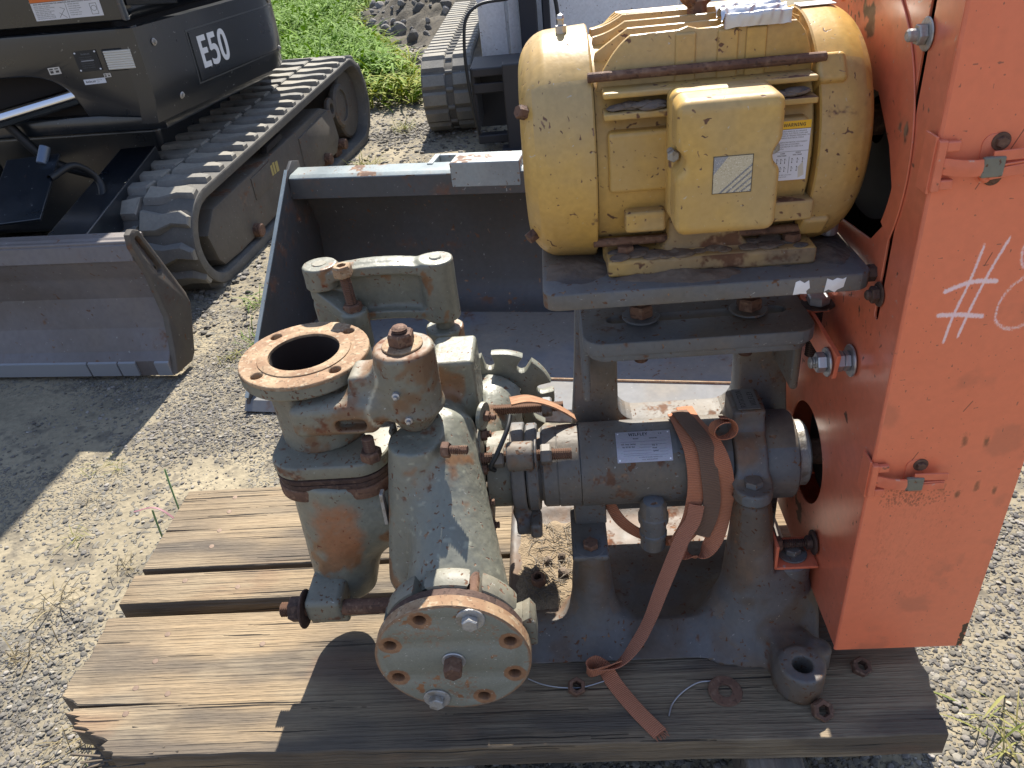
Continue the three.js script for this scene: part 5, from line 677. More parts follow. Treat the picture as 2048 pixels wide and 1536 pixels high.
// ---------- strap, loose nuts, washer, wire, torn strip ----------
{
  const st = thing('webbing_strap', 'faded orange webbing strap looped over the bearing housing, its frayed tail on the front plank', 'strap', [0.2, 0.4, -0.95]);
  const zx = (n, a = [1, 0, 0]) => Array.from({ length: n }, () => a);
  part(st, 'webbing', ribbon([[0.196, 0.524, -1.10], [0.205, 0.531, -1.04], [0.222, 0.527, -1.0], [0.236, 0.50, -0.974], [0.244, 0.45, -0.966], [0.24, 0.40, -0.962], [0.226, 0.35, -0.952], [0.2, 0.322, -0.944], [0.174, 0.333, -0.95], [0.164, 0.356, -0.958]], [[1, 0, 0.1], [1, 0, 0.1], [1, 0.1, 0], [1, 0, 0], [1, 0, 0], [1, 0.1, 0.1], [0.9, 0.3, 0.3], [0.5, 0.7, 0.5], [0.6, -0.7, 0.4], [1, -0.2, 0.2]], 0.028), M.strap);
  part(st, 'webbing', ribbon([[0.178, 0.526, -1.08], [0.184, 0.53, -1.03], [0.192, 0.515, -0.992], [0.196, 0.47, -0.969], [0.192, 0.42, -0.962], [0.184, 0.385, -0.957], [0.168, 0.352, -0.952]], [[1, 0, 0.2], [1, 0, 0.2], [1, 0, 0], [1, 0, 0], [1, 0, 0], [1, 0.1, 0.1], [0.9, 0.3, 0.1]], 0.027), M.strap);
  part(st, 'webbing', ribbon([[0.184, 0.531, -1.08], [0.196, 0.536, -1.03], [0.211, 0.525, -0.992], [0.217, 0.48, -0.9655], [0.221, 0.43, -0.958], [0.216, 0.395, -0.956], [0.206, 0.36, -0.956]], [[1, 0, 0.2], [1, 0, 0.2], [1, -0.1, 0], [1, 0, 0], [1, 0, 0], [1, 0.2, 0.1], [0.9, 0.3, 0.1]], 0.028), M.strapDark, 'dirty brown length of the strap');
  part(st, 'webbing', ribbon([[0.196, 0.43, -0.955], [0.19, 0.40, -0.95], [0.175, 0.373, -0.944], [0.156, 0.33, -0.93], [0.133, 0.275, -0.912], [0.113, 0.235, -0.89], [0.088, 0.212, -0.86], [0.055, 0.192, -0.834], [0.02, 0.183, -0.826]], [[1, 0.1, 0.1], [1, 0.2, 0.1], [0.9, 0.4, 0.1], [0.9, 0.3, 0.3], [0.8, 0.2, 0.5], [0.7, 0.3, 0.6], [0.6, 0.2, 0.75], [0.3, 0.6, 0.8], [0.1, 0.9, 0.4]], 0.025), M.strapMid);
  part(st, 'webbing', ribbon([[0.058, 0.2, -0.835], [0.03, 0.193, -0.824], [0.006, 0.19, -0.82], [0.0, 0.19, -0.832], [0.014, 0.188, -0.843], [0.028, 0.182, -0.838], [0.045, 0.1735, -0.81], [0.075, 0.1725, -0.762], [0.108, 0.1725, -0.718]], [[0.3, 0.8, 0.6], [0.1, 1, 0.3], [0, 1, 0.2], [0, 1, 0], [0.1, 1, -0.2], [0.5, 0.8, -0.2], [0.85, 0.1, -0.5], [0.83, 0, -0.55], [0.82, 0, -0.55]], 0.026), M.strap, 'loose frayed tail');
  part(st, 'webbing', ribbon([[0.05, 0.40, -1.03], [0.075, 0.362, -1.0], [0.115, 0.333, -0.99], [0.16, 0.336, -0.972], [0.19, 0.372, -0.962], [0.205, 0.42, -0.959]], [[0.4, 0.6, 0.5], [0.5, 0.7, 0.4], [0.2, 0.9, 0.3], [-0.2, 0.9, 0.2], [0.8, -0.3, 0.2], [1, 0, 0]], 0.03), M.strap);
  const lp = []; for (let i = 0; i <= 12; i++) { const a = R(100 - i * 32); lp.push([0.238 + 0.0185 * Math.cos(a) + 0.0004 * i, 0.553 + 0.0185 * Math.sin(a), -1.0 + 0.001 * i]); }
  part(st, 'loop', ribbon(lp, lp.map(() => [0.1, 0.45, 0.9]), 0.03, 0.0016, 60), M.strap, 'small loop standing on top of the housing');
  const fr = rng(31), ft = []; for (let i = 0; i < 12; i++) { const k = -0.011 + 0.022 * i / 11; ft.push(bar([0.107 + 0.82 * k, 0.1728, -0.719 - 0.57 * k], [0.107 + 0.82 * k + 0.008 * fr(), 0.1728 + 0.004 * fr(), -0.719 - 0.57 * k + 0.014 * fr()], 0.0012, 0.0008, 0.0003)); } const fy = part(st, 'frayed_threads', ft, M.strap); fy.userData.kind = 'stuff';
  const ln = (lab, at, dir, r, h) => { const t = thing('loose_nut', lab, 'nut', at, 0); part(t, 'nut_body', hex(at, dir, h, r, r * 0.55), M.rust); part(t, 'bore_thread', rev([[0.001, r * 0.56], [h * 0.3, r * 0.5], [h * 0.6, r * 0.56], [h * 0.98, r * 0.56]], at, dir, 18), M.rustDark); return t; };
  ln('small rusty nut standing on the plank beside the blind flange', [-0.02, 0.1702, -0.805], [0.15, 1, 0.35], 0.0155, 0.018);
  ln('rusty nut lying on the plank end below the orange guard', [0.449, 0.1702, -0.825], [0.1, 1, 0.3], 0.0165, 0.015);
  ln('rusty nut leaning at the front edge of the plank beside the mounting lug', [0.363, 0.1712, -0.752], [0.1, 0.75, 0.65], 0.0175, 0.017);
  ln('pale sunlit nut lying in the silt inside the pump base', [-0.078, 0.2065, -1.01], [-0.1, 1, 0.2], 0.0145, 0.02);
  const wa = thing('loose_washer', 'flat rusty washer lying on the front plank under the pump base', 'washer', [0.223, 0.172, -0.79]); part(wa, 'washer_body', ring([0.223, 0.1705, -0.79], [0.03, 1, 0.06], 0.0035, 0.0275, 0.0115), M.rust);
  const w1 = thing('wire', 'thin bare wire curving along the plank from the blind flange to the small nut', 'wire', [-0.05, 0.17, -0.81]); part(w1, 'strand', tube([[-0.1, 0.172, -0.826], [-0.075, 0.172, -0.814], [-0.045, 0.172, -0.807], [-0.01, 0.172, -0.806], [0.03, 0.172, -0.817]], 0.0011, 40, 6), M.galv);
  const w2 = thing('wire', 'thin bent wire lying on the plank left of the flat washer', 'wire', [0.16, 0.17, -0.78]); part(w2, 'strand', tube([[0.126, 0.172, -0.748], [0.134, 0.173, -0.768], [0.149, 0.174, -0.785], [0.17, 0.175, -0.8], [0.185, 0.174, -0.807], [0.206, 0.172, -0.81]], 0.0014, 40, 6), M.galv);
  const tr = thing('torn_strip', 'torn orange strip of old webbing lying over the gland behind the studs', 'strip', [-0.05, 0.55, -1.06]);
  const tm = surf('frayed_orange_fibre', 256, 0.05, 0.001, (u, v) => { const a = n2r(u * 40, v * 5, 40, 5, 3); return [...mix3([0.24, 0.11, 0.055], [0.36, 0.2, 0.115], a), a, 0.9]; });
  part(tr, 'strip', ribbon([[-0.1, 0.575, -1.075], [-0.072, 0.575, -1.08], [-0.042, 0.562, -1.085], [-0.012, 0.54, -1.09], [0.008, 0.522, -1.09]], [[0, 0.1, 1], [0.1, 0.15, 1], [0.15, 0.25, 1], [0.2, 0.2, 1], [0.2, 0.2, 1]], 0.028, 0.003, 30), tm);
}
// ---------- loader bucket behind the pump ----------
{
  const BD = -9, bk = thing('loader_bucket', 'empty grey steel loader bucket standing on the gravel behind the pump', 'bucket', [-0.45, 0, -2.2], BD);
  const uL = -1.31, uR = 0.62, W2 = (p) => p.map(([w, y]) => [-w, y]);
  const inner = [[-1.80, 0.022], [-1.9, 0.03], [-2.39, 0.034]]; for (let i = 1; i <= 6; i++) { const a = i / 6 * 1.35; inner.push([-2.39 - 0.11 * Math.sin(a), 0.034 + 0.11 * (1 - Math.cos(a))]); } inner.push([-2.525, 0.32], [-2.475, 0.46], [-2.46, 0.5]);
  const strip = (pts, th, u0, u1) => { const out = pts.map(([w, y]) => [w, y]), n = pts.length, back = []; for (let i = n - 1; i >= 0; i--) { const a = pts[Math.max(0, i - 1)], b = pts[Math.min(n - 1, i + 1)], dx = b[0] - a[0], dy = b[1] - a[1], l = Math.hypot(dx, dy); back.push([pts[i][0] + dy / l * th, pts[i][1] - dx / l * th]); } return ext(W2([...out, ...back]), [], 'zy', u0, u1 - u0, 0.0005, 1); };
  part(bk, 'shell', strip(inner.slice(2).map(([w, y]) => [w, y]), -0.012, uL + 0.012, uR), M.bucket);
  part(bk, 'floor', bx(uL + 0.012, uR, 0.02, 0.034, -2.4, -1.905, 0.002), M.floorSteel);
  part(bk, 'cutting_edge', ext(W2([[-1.775, 0.004], [-1.80, 0.03], [-1.93, 0.046], [-1.94, 0.036], [-1.92, 0.006]]), [], 'zy', uL - 0.006, uR - uL + 0.012, 0.002), M.floorSteel, 'scoured cutting edge plate');
  part(bk, 'weld_bead', tube([[uL + 0.02, 0.047, -1.932], [-0.6, 0.0475, -1.932], [0, 0.047, -1.932], [uR, 0.047, -1.932]], 0.005, 60, 8), M.rustPale);
  part(bk, 'bolt', [hex([-0.19, 0.04, -1.86], 'y', 0.016, 0.022), cyl([-0.19, 0.038, -1.905], 'y', 0.004, 0.014)], M.rustDark);
  part(bk, 'top_lip', [ext(W2([[-2.47, 0.485], [-2.385, 0.475], [-2.375, 0.485], [-2.385, 0.545], [-2.40, 0.553], [-2.47, 0.557], [-2.475, 0.55]]), [], 'zy', uL + 0.013, uR - uL - 0.013, 0.002)], M.greenGrey);
  part(bk, 'lip_wear_face', ext(W2([[-2.386, 0.472], [-2.372, 0.478], [-2.3795, 0.543], [-2.386, 0.54]]), [], 'zy', uL + 0.016, uR - uL - 0.02, 0.0008), M.bucket);
  const side = W2([[-2.49, 0.0], [-2.53, 0.3], [-2.49, 0.575], [-2.44, 0.59], [-2.395, 0.565], [-1.8, 0.045], [-1.785, 0.005]]);
  part(bk, 'side_plate', ext(side, [], 'zy', uL, 0.012, 0.0015), M.bucket); part(bk, 'side_plate', ext(side, [], 'zy', uR, 0.012, 0.0015), M.bucket);
  part(bk, 'side_edge', [bar([uL + 0.006, 0.571, -2.397], [uL + 0.006, 0.042, -1.792], 0.0135, 0.005, 0.001)], M.greenGrey);
  part(bk, 'hitch_bracket', [bx(-0.80, -0.45, 0.53, 0.56, -2.56, -2.54, 0.003), bx(-0.82, -0.80, 0.47, 0.56, -2.56, -2.45, 0.003), bx(-0.72, -0.49, 0.5, 0.582, -2.47, -2.374, 0.005), bx(-0.30, 0.2, 0.53, 0.562, -2.56, -2.45, 0.004), bx(-0.49, -0.3, 0.53, 0.555, -2.56, -2.53, 0.003)], M.greenGrey);
}
// ---------- tracks ----------
function hullLoop(circles, n) {
  const P = []; for (const [w, y, r] of circles) for (let i = 0; i < 240; i++) { const a = i / 240 * 2 * Math.PI; P.push([w + r * Math.cos(a), y + r * Math.sin(a)]); }
  P.sort((a, b) => a[0] - b[0] || a[1] - b[1]); const cr = (o, a, b) => (a[0] - o[0]) * (b[1] - o[1]) - (a[1] - o[1]) * (b[0] - o[0]), half = (L) => { const h = []; for (const p of L) { while (h.length > 1 && cr(h[h.length - 2], h[h.length - 1], p) <= 0) h.pop(); h.push(p); } h.pop(); return h; };
  const H = [...half(P), ...half(P.slice().reverse())], len = [0]; for (let i = 0; i < H.length; i++) { const b = H[(i + 1) % H.length]; len.push(len[i] + Math.hypot(b[0] - H[i][0], b[1] - H[i][1])); }
  const at = (s) => { s = mod(s, len[H.length]); let i = 0; while (len[i + 1] < s) i++; const t = (s - len[i]) / (len[i + 1] - len[i]), a = H[i], b = H[(i + 1) % H.length], l = Math.hypot(b[0] - a[0], b[1] - a[1]); return { w: lerp(a[0], b[0], t), y: lerp(a[1], b[1], t), tw: (b[0] - a[0]) / l, ty: (b[1] - a[1]) / l }; };
  return { total: len[H.length], at, pts: Array.from({ length: n }, (_, i) => { const q = at(i / n * len[H.length]); return [q.w, q.y]; }) };
}
function inst(parent, name, geo, mat, m4) { let top = parent; while (top && !OFF.has(top)) top = top.parent; const o = new THREE.Mesh(geo, mat); o.name = name; o.castShadow = o.receiveShadow = true; const k = OFF.get(top).clone().negate(); o.applyMatrix4(new THREE.Matrix4().makeTranslation(k.x, k.y, k.z).multiply(m4)); parent.add(o); return o; }
function makeTrack(root, u0, u1, circles, th, pitch, lugH, lugs, straight) {
  const outer = hullLoop(circles, 220), inn = hullLoop(circles.map(([w, y, r]) => [w, y, r - th]), 200), g = ext(outer.pts.map(([w, y]) => [-w, y]).reverse(), [inn.pts.map(([w, y]) => [-w, y])], 'zy', u0, u1 - u0, 0.008, 2);
  const tr = part(root, 'track_belt', g, M.rubber), W = u1 - u0;
  if (!lugs) return tr;
  const rows = straight ? [[0.02, 0.47], [0.62, 0.98]] : [[0.015, 0.485], [0.515, 0.985]], n = Math.round(outer.total / pitch);
  rows.forEach(([a, b], k) => {
    const wd = (b - a) * W, h = wd / 2, L = pitch * (straight ? 0.84 : 0.78), sg = k ? 1 : -1;
    const sh = straight ? [[-h, -L / 2], [h, -L / 2], [h, L / 2], [-h, L / 2]] : [[-h, -L * 0.5], [-h * 0.3, -L * 0.52], [h * 0.3, -L * 0.20], [h, -L * 0.28], [h * 1.0, L * 0.18], [h * 0.55, L * 0.46], [-h * 0.2, L * 0.36], [-h, L * 0.56]].map(([x, y]) => [sg * x, y]);
    if (!straight && sg < 0) sh.reverse();
    const lug = new THREE.ExtrudeGeometry(shapeOf(sh), { depth: lugH, bevelEnabled: true, bevelThickness: 0.006, bevelSize: 0.006, bevelOffset: -0.006, bevelSegments: 1 });
    { const p = lug.attributes.position; for (let i = 0; i < p.count; i++) { const t = clamp(p.getZ(i) / lugH); p.setY(i, p.getY(i) * (1 - 0.2 * t)); } }
    const variants = [0, 1, 2].map((q) => { const c = clean(lug.clone(), 0.5); boxUV(c); const uv = c.attributes.uv; for (let i = 0; i < uv.count; i++) uv.setXY(i, uv.getX(i) + q * 0.31 + k * 0.17, uv.getY(i) + q * 0.23); return c; });
    for (let i = 0; i < n; i++) { const q = outer.at((i + (straight ? 0 : k * 0.5)) * outer.total / n), T = V(0, q.ty, q.tw), X = V(1, 0, 0), N = X.clone().cross(T); if (N.dot(V(0, q.y - circles[0][1], 0)) < -9) N.negate(); const nn = V(0, -q.tw, q.ty).multiplyScalar(1); /* outward for a loop run anticlockwise in (w, y) */ const B = new THREE.Matrix4().makeBasis(X, nn.clone().cross(X), nn); B.setPosition(u0 + (a + b) / 2 * W, q.y - nn.y * 0.004, q.w - nn.z * 0.004); inst(tr, 'track_lug', variants[i % 3], M.rubberDust, B); }
  });
  if (straight) { const bl = boxUV(clean(new THREE.CylinderGeometry(0.014, 0.014, 0.13 * W, 8).rotateZ(Math.PI / 2), 0.6)); for (let i = 0; i < n; i++) { const q = outer.at((i + 0.5) * outer.total / n); inst(tr, 'link_bar', bl, M.rubberDust, new THREE.Matrix4().makeTranslation(u0 + 0.545 * W, q.y, q.w)); } }
  return tr;
}
// ---------- dark excavator ----------
{
  const ex = thing('mini_excavator', 'dark mini excavator with rubber tracks and a dozer blade, parked behind on the left', 'excavator', [-2.6, 0, -3.8], -5.6);
  const U = -1.703, fr = [[-2.86, 0.205, 0.205], [-3.2, 0.185, 0.18], [-4.86, 0.262, 0.262]];
  makeTrack(ex, U - 0.45, U, fr, 0.045, 0.128, 0.02, true, false);
  makeTrack(ex, U - 1.95, U - 1.55, fr, 0.032, 0.118, 0.026, false, false);
  const z = (p) => p.map(([w, y]) => [-w, y]);
  const tf = part(ex, 'track_frame', [ext(z([[-2.83, 0.1], [-2.87, 0.06], [-3.02, 0.052], [-4.42, 0.085], [-4.5, 0.15], [-4.46, 0.32], [-4.3, 0.37], [-3.5, 0.33], [-2.9, 0.30], [-2.8, 0.22]]), [], 'zy', U - 0.36, 0.34, 0.012, 2)], M.frame);
  part(tf, 'frame_cover', ext(z([[-3.9, 0.12], [-3.9, 0.31], [-4.38, 0.34], [-4.43, 0.16]]), [], 'zy', U - 0.03, 0.018, 0.004), M.frame); part(tf, 'frame_cover', ext(z([[-3.28, 0.2], [-3.28, 0.3], [-3.5, 0.315], [-3.5, 0.21]]), [], 'zy', U - 0.025, 0.01, 0.002), M.frame);
  part(tf, 'frame_slot', ext(z([[-3.5, 0.352], [-3.72, 0.366], [-3.7, 0.395], [-3.52, 0.38]]), [], 'zy', U - 0.05, 0.035, 0.004), M.hole);
  for (const w of [-3.2, -3.55, -3.9, -4.22, -4.5]) part(tf, 'roller', [cyl([U - 0.1, 0.085 + (w + 3.2) * -0.02, w], 'x', 0.115, 0.032, 0.006), cyl([U - 0.3, 0.07, w], 'x', 0.26, 0.055, 0.006)], M.rust);
  part(tf, 'sprocket', [cyl([U - 0.3, 0.262, -4.86], 'x', 0.24, 0.2, 0.01), ring([U - 0.065, 0.3, -4.66], 'x', 0.045, 0.125, 0.09, 0.012), cyl([U - 0.08, 0.3, -4.66], 'x', 0.05, 0.1, 0.012), ring([U - 0.06, 0.32, -4.5], 'x', 0.03, 0.06, 0.03, 0.008)], M.frame);
  part(tf, 'idler', cyl([U - 0.3, 0.2, -2.9], 'x', 0.2, 0.16, 0.01), M.frame);
  part(tf, 'yellow_mark', [[-3.58, 0.03, 0.05], [-3.545, 0.022, 0.055], [-3.515, 0.024, 0.05], [-3.49, 0.012, 0.012], [-3.46, 0.02, 0.06]].map(([w, a, h]) => bx(U - 0.0195, U - 0.0185, 0.24, 0.24 + h, w - a / 2, w + a / 2, 0.0004)), plain([0.36, 0.29, 0.10], 0.8));
  part(ex, 'undercarriage', [bx(-3.4, -2.14, 0.06, 0.55, -4.6, -3.35, 0.03), cyl([-2.62, 0.5, -3.9], 'y', 0.16, 0.5, 0.02)], M.black);
  // upper body
  part(ex, 'swing_floor', ext([[-1.9, 3.05], [-1.86, 4.1], [-2.05, 4.55], [-2.7, 4.9], [-3.3, 4.6], [-3.4, 3.05]], [], 'xz', 0.6, 0.07, 0.01), M.black);
  const o1 = new THREE.Shape(); o1.moveTo(-1.885, 0.66); o1.lineTo(-1.868, 1.0); o1.lineTo(-3.3, 1.012); o1.lineTo(-3.3, 0.85); o1.lineTo(-2.42, 0.852); o1.quadraticCurveTo(-2.25, 0.85, -2.205, 0.755); o1.lineTo(-2.18, 0.685); o1.closePath();
  const fp = part(ex, 'front_panel', ext(o1, [], 'xy', -3.02, 0.05, 0.012, 3), M.black);
  part(ex, 'arch_liner', bx(-3.3, -2.0, 0.66, 1.3, -4.4, -3.08, 0.02), M.hole);
  const up = part(ex, 'upper_panel', ext([[-1.90, 1.018], [-1.915, 1.4], [-3.3, 1.4], [-3.3, 1.03]], [], 'xy', -3.045, 0.05, 0.012, 3), M.black);
  const bend = (g) => { const p = g.attributes.position; for (let i = 0; i < p.count; i++) { const w = p.getZ(i), y = p.getY(i); let du = -0.085 * (w + 2.95) - 0.02 * ss(0.75, 0.64, y); if (w < -3.95) du -= 1.1 * (w + 3.95) ** 2; p.setX(i, p.getX(i) + du); } g.computeVertexNormals(); return clean(g, 0.6); };
  const slab = (u0, u1, y0, y1, w0, w1, r = 0.02) => { const g = new RoundedBoxGeometry(u1 - u0, y1 - y0, w1 - w0, 3, r).toNonIndexed(); g.translate((u0 + u1) / 2, (y0 + y1) / 2, (w0 + w1) / 2); return g; };
  const grid = (u0, u1, y0, y1, w0, w1) => { const g = new THREE.BoxGeometry(u1 - u0, y1 - y0, w1 - w0, 3, 8, 40); g.translate((u0 + u1) / 2, (y0 + y1) / 2, (w0 + w1) / 2); return g; };
  const sc = part(ex, 'side_cover', bend(grid(-1.93, -1.858, 0.645, 0.995, -4.4, -2.962)), M.black);
  part(sc, 'raised_panel', [bend(grid(-1.86, -1.8545, 0.733, 0.925, -4.08, -3.3))], M.black);
  part(sc, 'panel_groove', [bend(grid(-1.86, -1.8565, 0.722, 0.728, -4.09, -3.29)), bend(grid(-1.86, -1.8565, 0.93, 0.936, -4.09, -3.29)), bend(grid(-1.86, -1.8565, 0.722, 0.936, -4.096, -4.09)), bend(grid(-1.86, -1.8565, 0.722, 0.936, -3.29, -3.284))], plain([0.05, 0.055, 0.06], 0.4));
  for (const [w, y] of [[-3.06, 0.93], [-3.14, 0.71], [-4.06, 0.955], [-4.06, 0.73]]) part(sc, 'cover_bolt', [bend(cyl([-1.859, y, w], 'x', 0.008, 0.014, 0.003, 16)), bend(hex([-1.852, y, w], 'x', 0.006, 0.008))], M.zinc);
  part(ex, 'engine_hood', [bx(-3.25, -1.95, 1.0, 1.5, -4.7, -3.1, 0.06, 4)], M.black); part(ex, 'hood_vent', ext(z([[-3.12, 1.06], [-3.12, 1.25], [-3.5, 1.25], [-3.5, 1.02]]), [], 'zy', -1.955, 0.012, 0.004), plain([0.006, 0.007, 0.008], 0.5));
  part(ex, 'cab', [bx(-3.25, -1.72, 1.32, 2.5, -3.6, -2.62, 0.06, 3)], M.black);
  const fontL = new FontLoader(), font = await fontL.loadAsync('fonts/droid/droid_sans_bold.typeface.json');
  { const t = new TextGeometry('E50', { font, size: 0.128, depth: 0.0015, curveSegments: 8, bevelEnabled: false }); t.computeBoundingBox(); const b = t.boundingBox; t.translate(-b.min.x, -b.min.y, 0); t.scale(0.225 / (b.max.x - b.min.x), 1, 1); t.applyMatrix4(new THREE.Matrix4().makeBasis(V(0, 0, -1), V(0, 1, 0), V(1, 0, 0))); t.translate(-1.8542, 0.773, -3.345); part(sc, 'lettering', bend(t.toNonIndexed()), plain([0.62, 0.64, 0.66], 0.5), 'white E50 lettering'); }
  // labels, work light, data plate
  const warn = canvasMat(640, 270, (g, w, h) => {
    g.fillStyle = '#d9dbe2'; g.fillRect(0, 0, w, h); g.fillStyle = '#e2762b'; g.fillRect(0, 0, w, 100); g.fillStyle = '#19191c'; g.font = 'bold 62px sans-serif'; g.fillText('WARNING', 236, 76); g.beginPath(); g.moveTo(170, 80); g.lineTo(198, 26); g.lineTo(226, 80); g.fill(); g.fillRect(0, 100, w, 4);
    g.font = 'bold 16px sans-serif'; g.fillText('READ AND UNDERSTAND THE OPERATION AND MAINTENANCE MANUAL', 24, 124); g.font = '14px sans-serif'; for (let i = 0; i < 8; i++) { g.fillText(['AVOID INJURY OR DEATH', 'Check machine before starting', 'Keep bystanders away', 'Lower attachment to ground', 'Stop engine, fasten belt', 'Never use with doors open', 'Look behind before moving', 'See manual for instructions'][i], 20, 144 + i * 16); if (i < 6) g.fillText(['BEFORE DRIVING', 'Check swing area', 'Avoid steep slopes', 'Carry load low', 'Avoid power lines', 'Travel with care'][i], 340, 144 + i * 20); }
    g.fillRect(318, 130, 3, 185); g.strokeStyle = '#222'; g.lineWidth = 3; g.beginPath(); g.moveTo(230, 255); g.lineTo(300, 180); g.lineTo(260, 160); g.moveTo(240, 210); g.lineTo(300, 260); g.stroke(); g.strokeRect(540, 150, 60, 100); g.beginPath(); g.arc(570, 195, 24, 0, 7); g.stroke();
  });
  decal(up, 'warning_label', warn, 0.287, 0.1, [-2.117, 1.094, -2.9948], [1, 0.0, 0], [0, 1, 0], 0.001);
  const dp = canvasMat(256, 256, (g, w, h) => { g.fillStyle = '#15171b'; g.fillRect(0, 0, w, h); g.fillStyle = '#5d6068'; g.font = 'bold 30px sans-serif'; g.fillText('bobcat', 80, 50); g.font = '14px sans-serif'; for (let i = 0; i < 6; i++) g.fillText('PRODUCT ID NUMBER', 50, 84 + i * 26); g.fillStyle = '#8b8e95'; g.fillRect(60, 118, 140, 12); g.fillStyle = '#d8dbe0'; for (const [x, y] of [[18, 20], [238, 20], [18, 236], [238, 236]]) { g.beginPath(); g.arc(x, y, 11, 0, 7); g.fill(); } });
  decal(fp, 'data_plate', dp, 0.1, 0.075, [-2.092, 0.893, -2.9695], [1, 0.02, 0], [0, 1, 0], 0.0015);
  const wl = canvasMat(256, 64, (g, w, h) => { g.fillStyle = '#cfd2d8'; g.fillRect(0, 0, w, h); g.fillStyle = '#16161a'; g.font = 'bold 36px sans-serif'; g.fillText('bobcat', 20, 44); g.font = '16px sans-serif'; g.fillText('MADE IN', 150, 28); g.fillText('USA', 150, 50); });
  decal(fp, 'maker_label', wl, 0.095, 0.02, [-2.092, 0.818, -2.9695], [1, 0.03, 0], [0, 1, 0], 0.0012);
  const sl = canvasMat(128, 64, (g, w, h) => { g.fillStyle = '#c4c0b8'; g.fillRect(0, 0, w, h); g.fillStyle = '#3c3834'; g.fillRect(12, 10, 40, 12); g.fillRect(70, 10, 40, 10); g.fillRect(14, 30, 34, 22); g.fillRect(74, 30, 36, 20); });
  decal(fp, 'small_label', sl, 0.052, 0.026, [-2.248, 0.867, -2.9695], [1, 0.04, 0], [0, 1, 0], 0.0012); decal(fp, 'small_label', sl, 0.03, 0.015, [-2.03, 0.836, -2.9695], [1, 0.04, 0], [0, 1, 0], 0.0012);
  const wlM = plain([0.6, 0.58, 0.52], 0.25), lt = part(fp, 'work_light', [bx(-2.02, -1.885, 0.85, 0.93, -2.975, -2.964, 0.006)], M.hose); for (let i = 0; i < 8; i++) part(lt, 'lens_rib', cyl([-2.01, 0.8595 + i * 0.0086, -2.9635], 'x', 0.115, 0.0046, 0.001, 10), wlM);
  // swing cylinder rod, blade arms, guard plate, hoses
  part(ex, 'cylinder_rod', cyl([-2.75, 0.672, -2.93], [0.93, 0.155, -0.2], 0.6, 0.034, 0.003, 24), M.chrome); part(ex, 'cylinder_barrel', [cyl([-2.235, 0.758, -3.045], [0.93, 0.155, -0.2], 0.1, 0.058, 0.008, 24)], M.hose);
  part(ex, 'blade_arm', bar([-2.16, 0.44, -3.2], [-2.0, 0.3, -2.16], 0.16, 0.12, 0.008), M.black); part(ex, 'blade_arm', bar([-2.95, 0.44, -3.2], [-2.95, 0.3, -2.16], 0.16, 0.12, 0.008), M.black);
  part(ex, 'cylinder_guard', [bar([-2.29, 0.6, -2.72], [-2.2, 0.46, -2.38], 0.2, 0.012, 0.003)], M.black, 'angled steel guard plate'); part(ex, 'lift_cylinder', cyl([-2.235, 0.585, -2.68], [0.1, 0.5, -0.4], 0.07, 0.02, 0.003, 20), plain([0.12, 0.15, 0.2], 0.35, { metalness: 0.6 }));
  part(ex, 'hose', tube([[-2.16, 0.55, -2.6], [-2.13, 0.56, -2.72], [-2.1, 0.48, -2.78], [-2.07, 0.40, -2.7], [-2.05, 0.33, -2.5]], 0.014, 40, 8), M.hose); part(ex, 'hose', tube([[-2.6, 0.7, -3.0], [-2.5, 0.5, -3.05], [-2.4, 0.4, -3.15]], 0.02, 30, 8), M.hose);
  // dozer blade
  const prof = [[-2.012, 0.0], [-2.006, 0.06], [-2.03, 0.085], [-2.06, 0.16], [-2.062, 0.17], [-2.075, 0.255], [-2.077, 0.265], [-2.065, 0.335], [-2.062, 0.345], [-2.028, 0.41], [-2.02, 0.42], [-2.03, 0.468], [-2.06, 0.485]];
  const bl = part(ex, 'dozer_blade', [clean(ext(z([...prof, [-2.09, 0.47], [-2.12, 0.3], [-2.1, 0.12], [-2.05, 0.0]]), [], 'zy', -3.5, 1.95, 0.002, 1), 0.1), bx(-3.5, -1.552, 0.462, 0.480, -2.12, -2.035, 0.006)], M.steelDark);
  const eS = new THREE.Shape(z([[-2.0, 0.012], [-2.03, 0.09], [-2.06, 0.2], [-2.045, 0.36], [-2.015, 0.465], [-2.022, 0.505], [-2.045, 0.515], [-2.075, 0.50], [-2.2, 0.22], [-2.205, 0.175], [-2.13, 0.02], [-2.1, 0.002]]).map((p) => new THREE.Vector2(...p)));
  const hs = new THREE.Path(); { const a = [2.052, 0.475], b = [2.104, 0.355], r = 0.0135, an = Math.atan2(b[1] - a[1], b[0] - a[0]); hs.absarc(a[0], a[1], r, an + Math.PI / 2, an + 1.5 * Math.PI); hs.absarc(b[0], b[1], r, an - Math.PI / 2, an + Math.PI / 2); hs.closePath(); }
  part(bl, 'end_plate', ext(eS, [hs], 'zy', -1.552, 0.022, 0.004, 2), M.frame);
  const eg = plain([0.33, 0.34, 0.36], 0.4, { metalness: 0.4 }); for (const [a, b] of [[-3.5, -1.86], [-1.855, -1.745], [-1.74, -1.675], [-1.605, -1.552]]) part(bl, 'cutting_edge', ext(z([[-2.003, 0.004], [-1.998, 0.056], [-2.012, 0.062], [-2.03, 0.004]]), [], 'zy', a, b - a, 0.0015, 1), eg);
  bl.position.set(0, 0.012, -0.045);
}
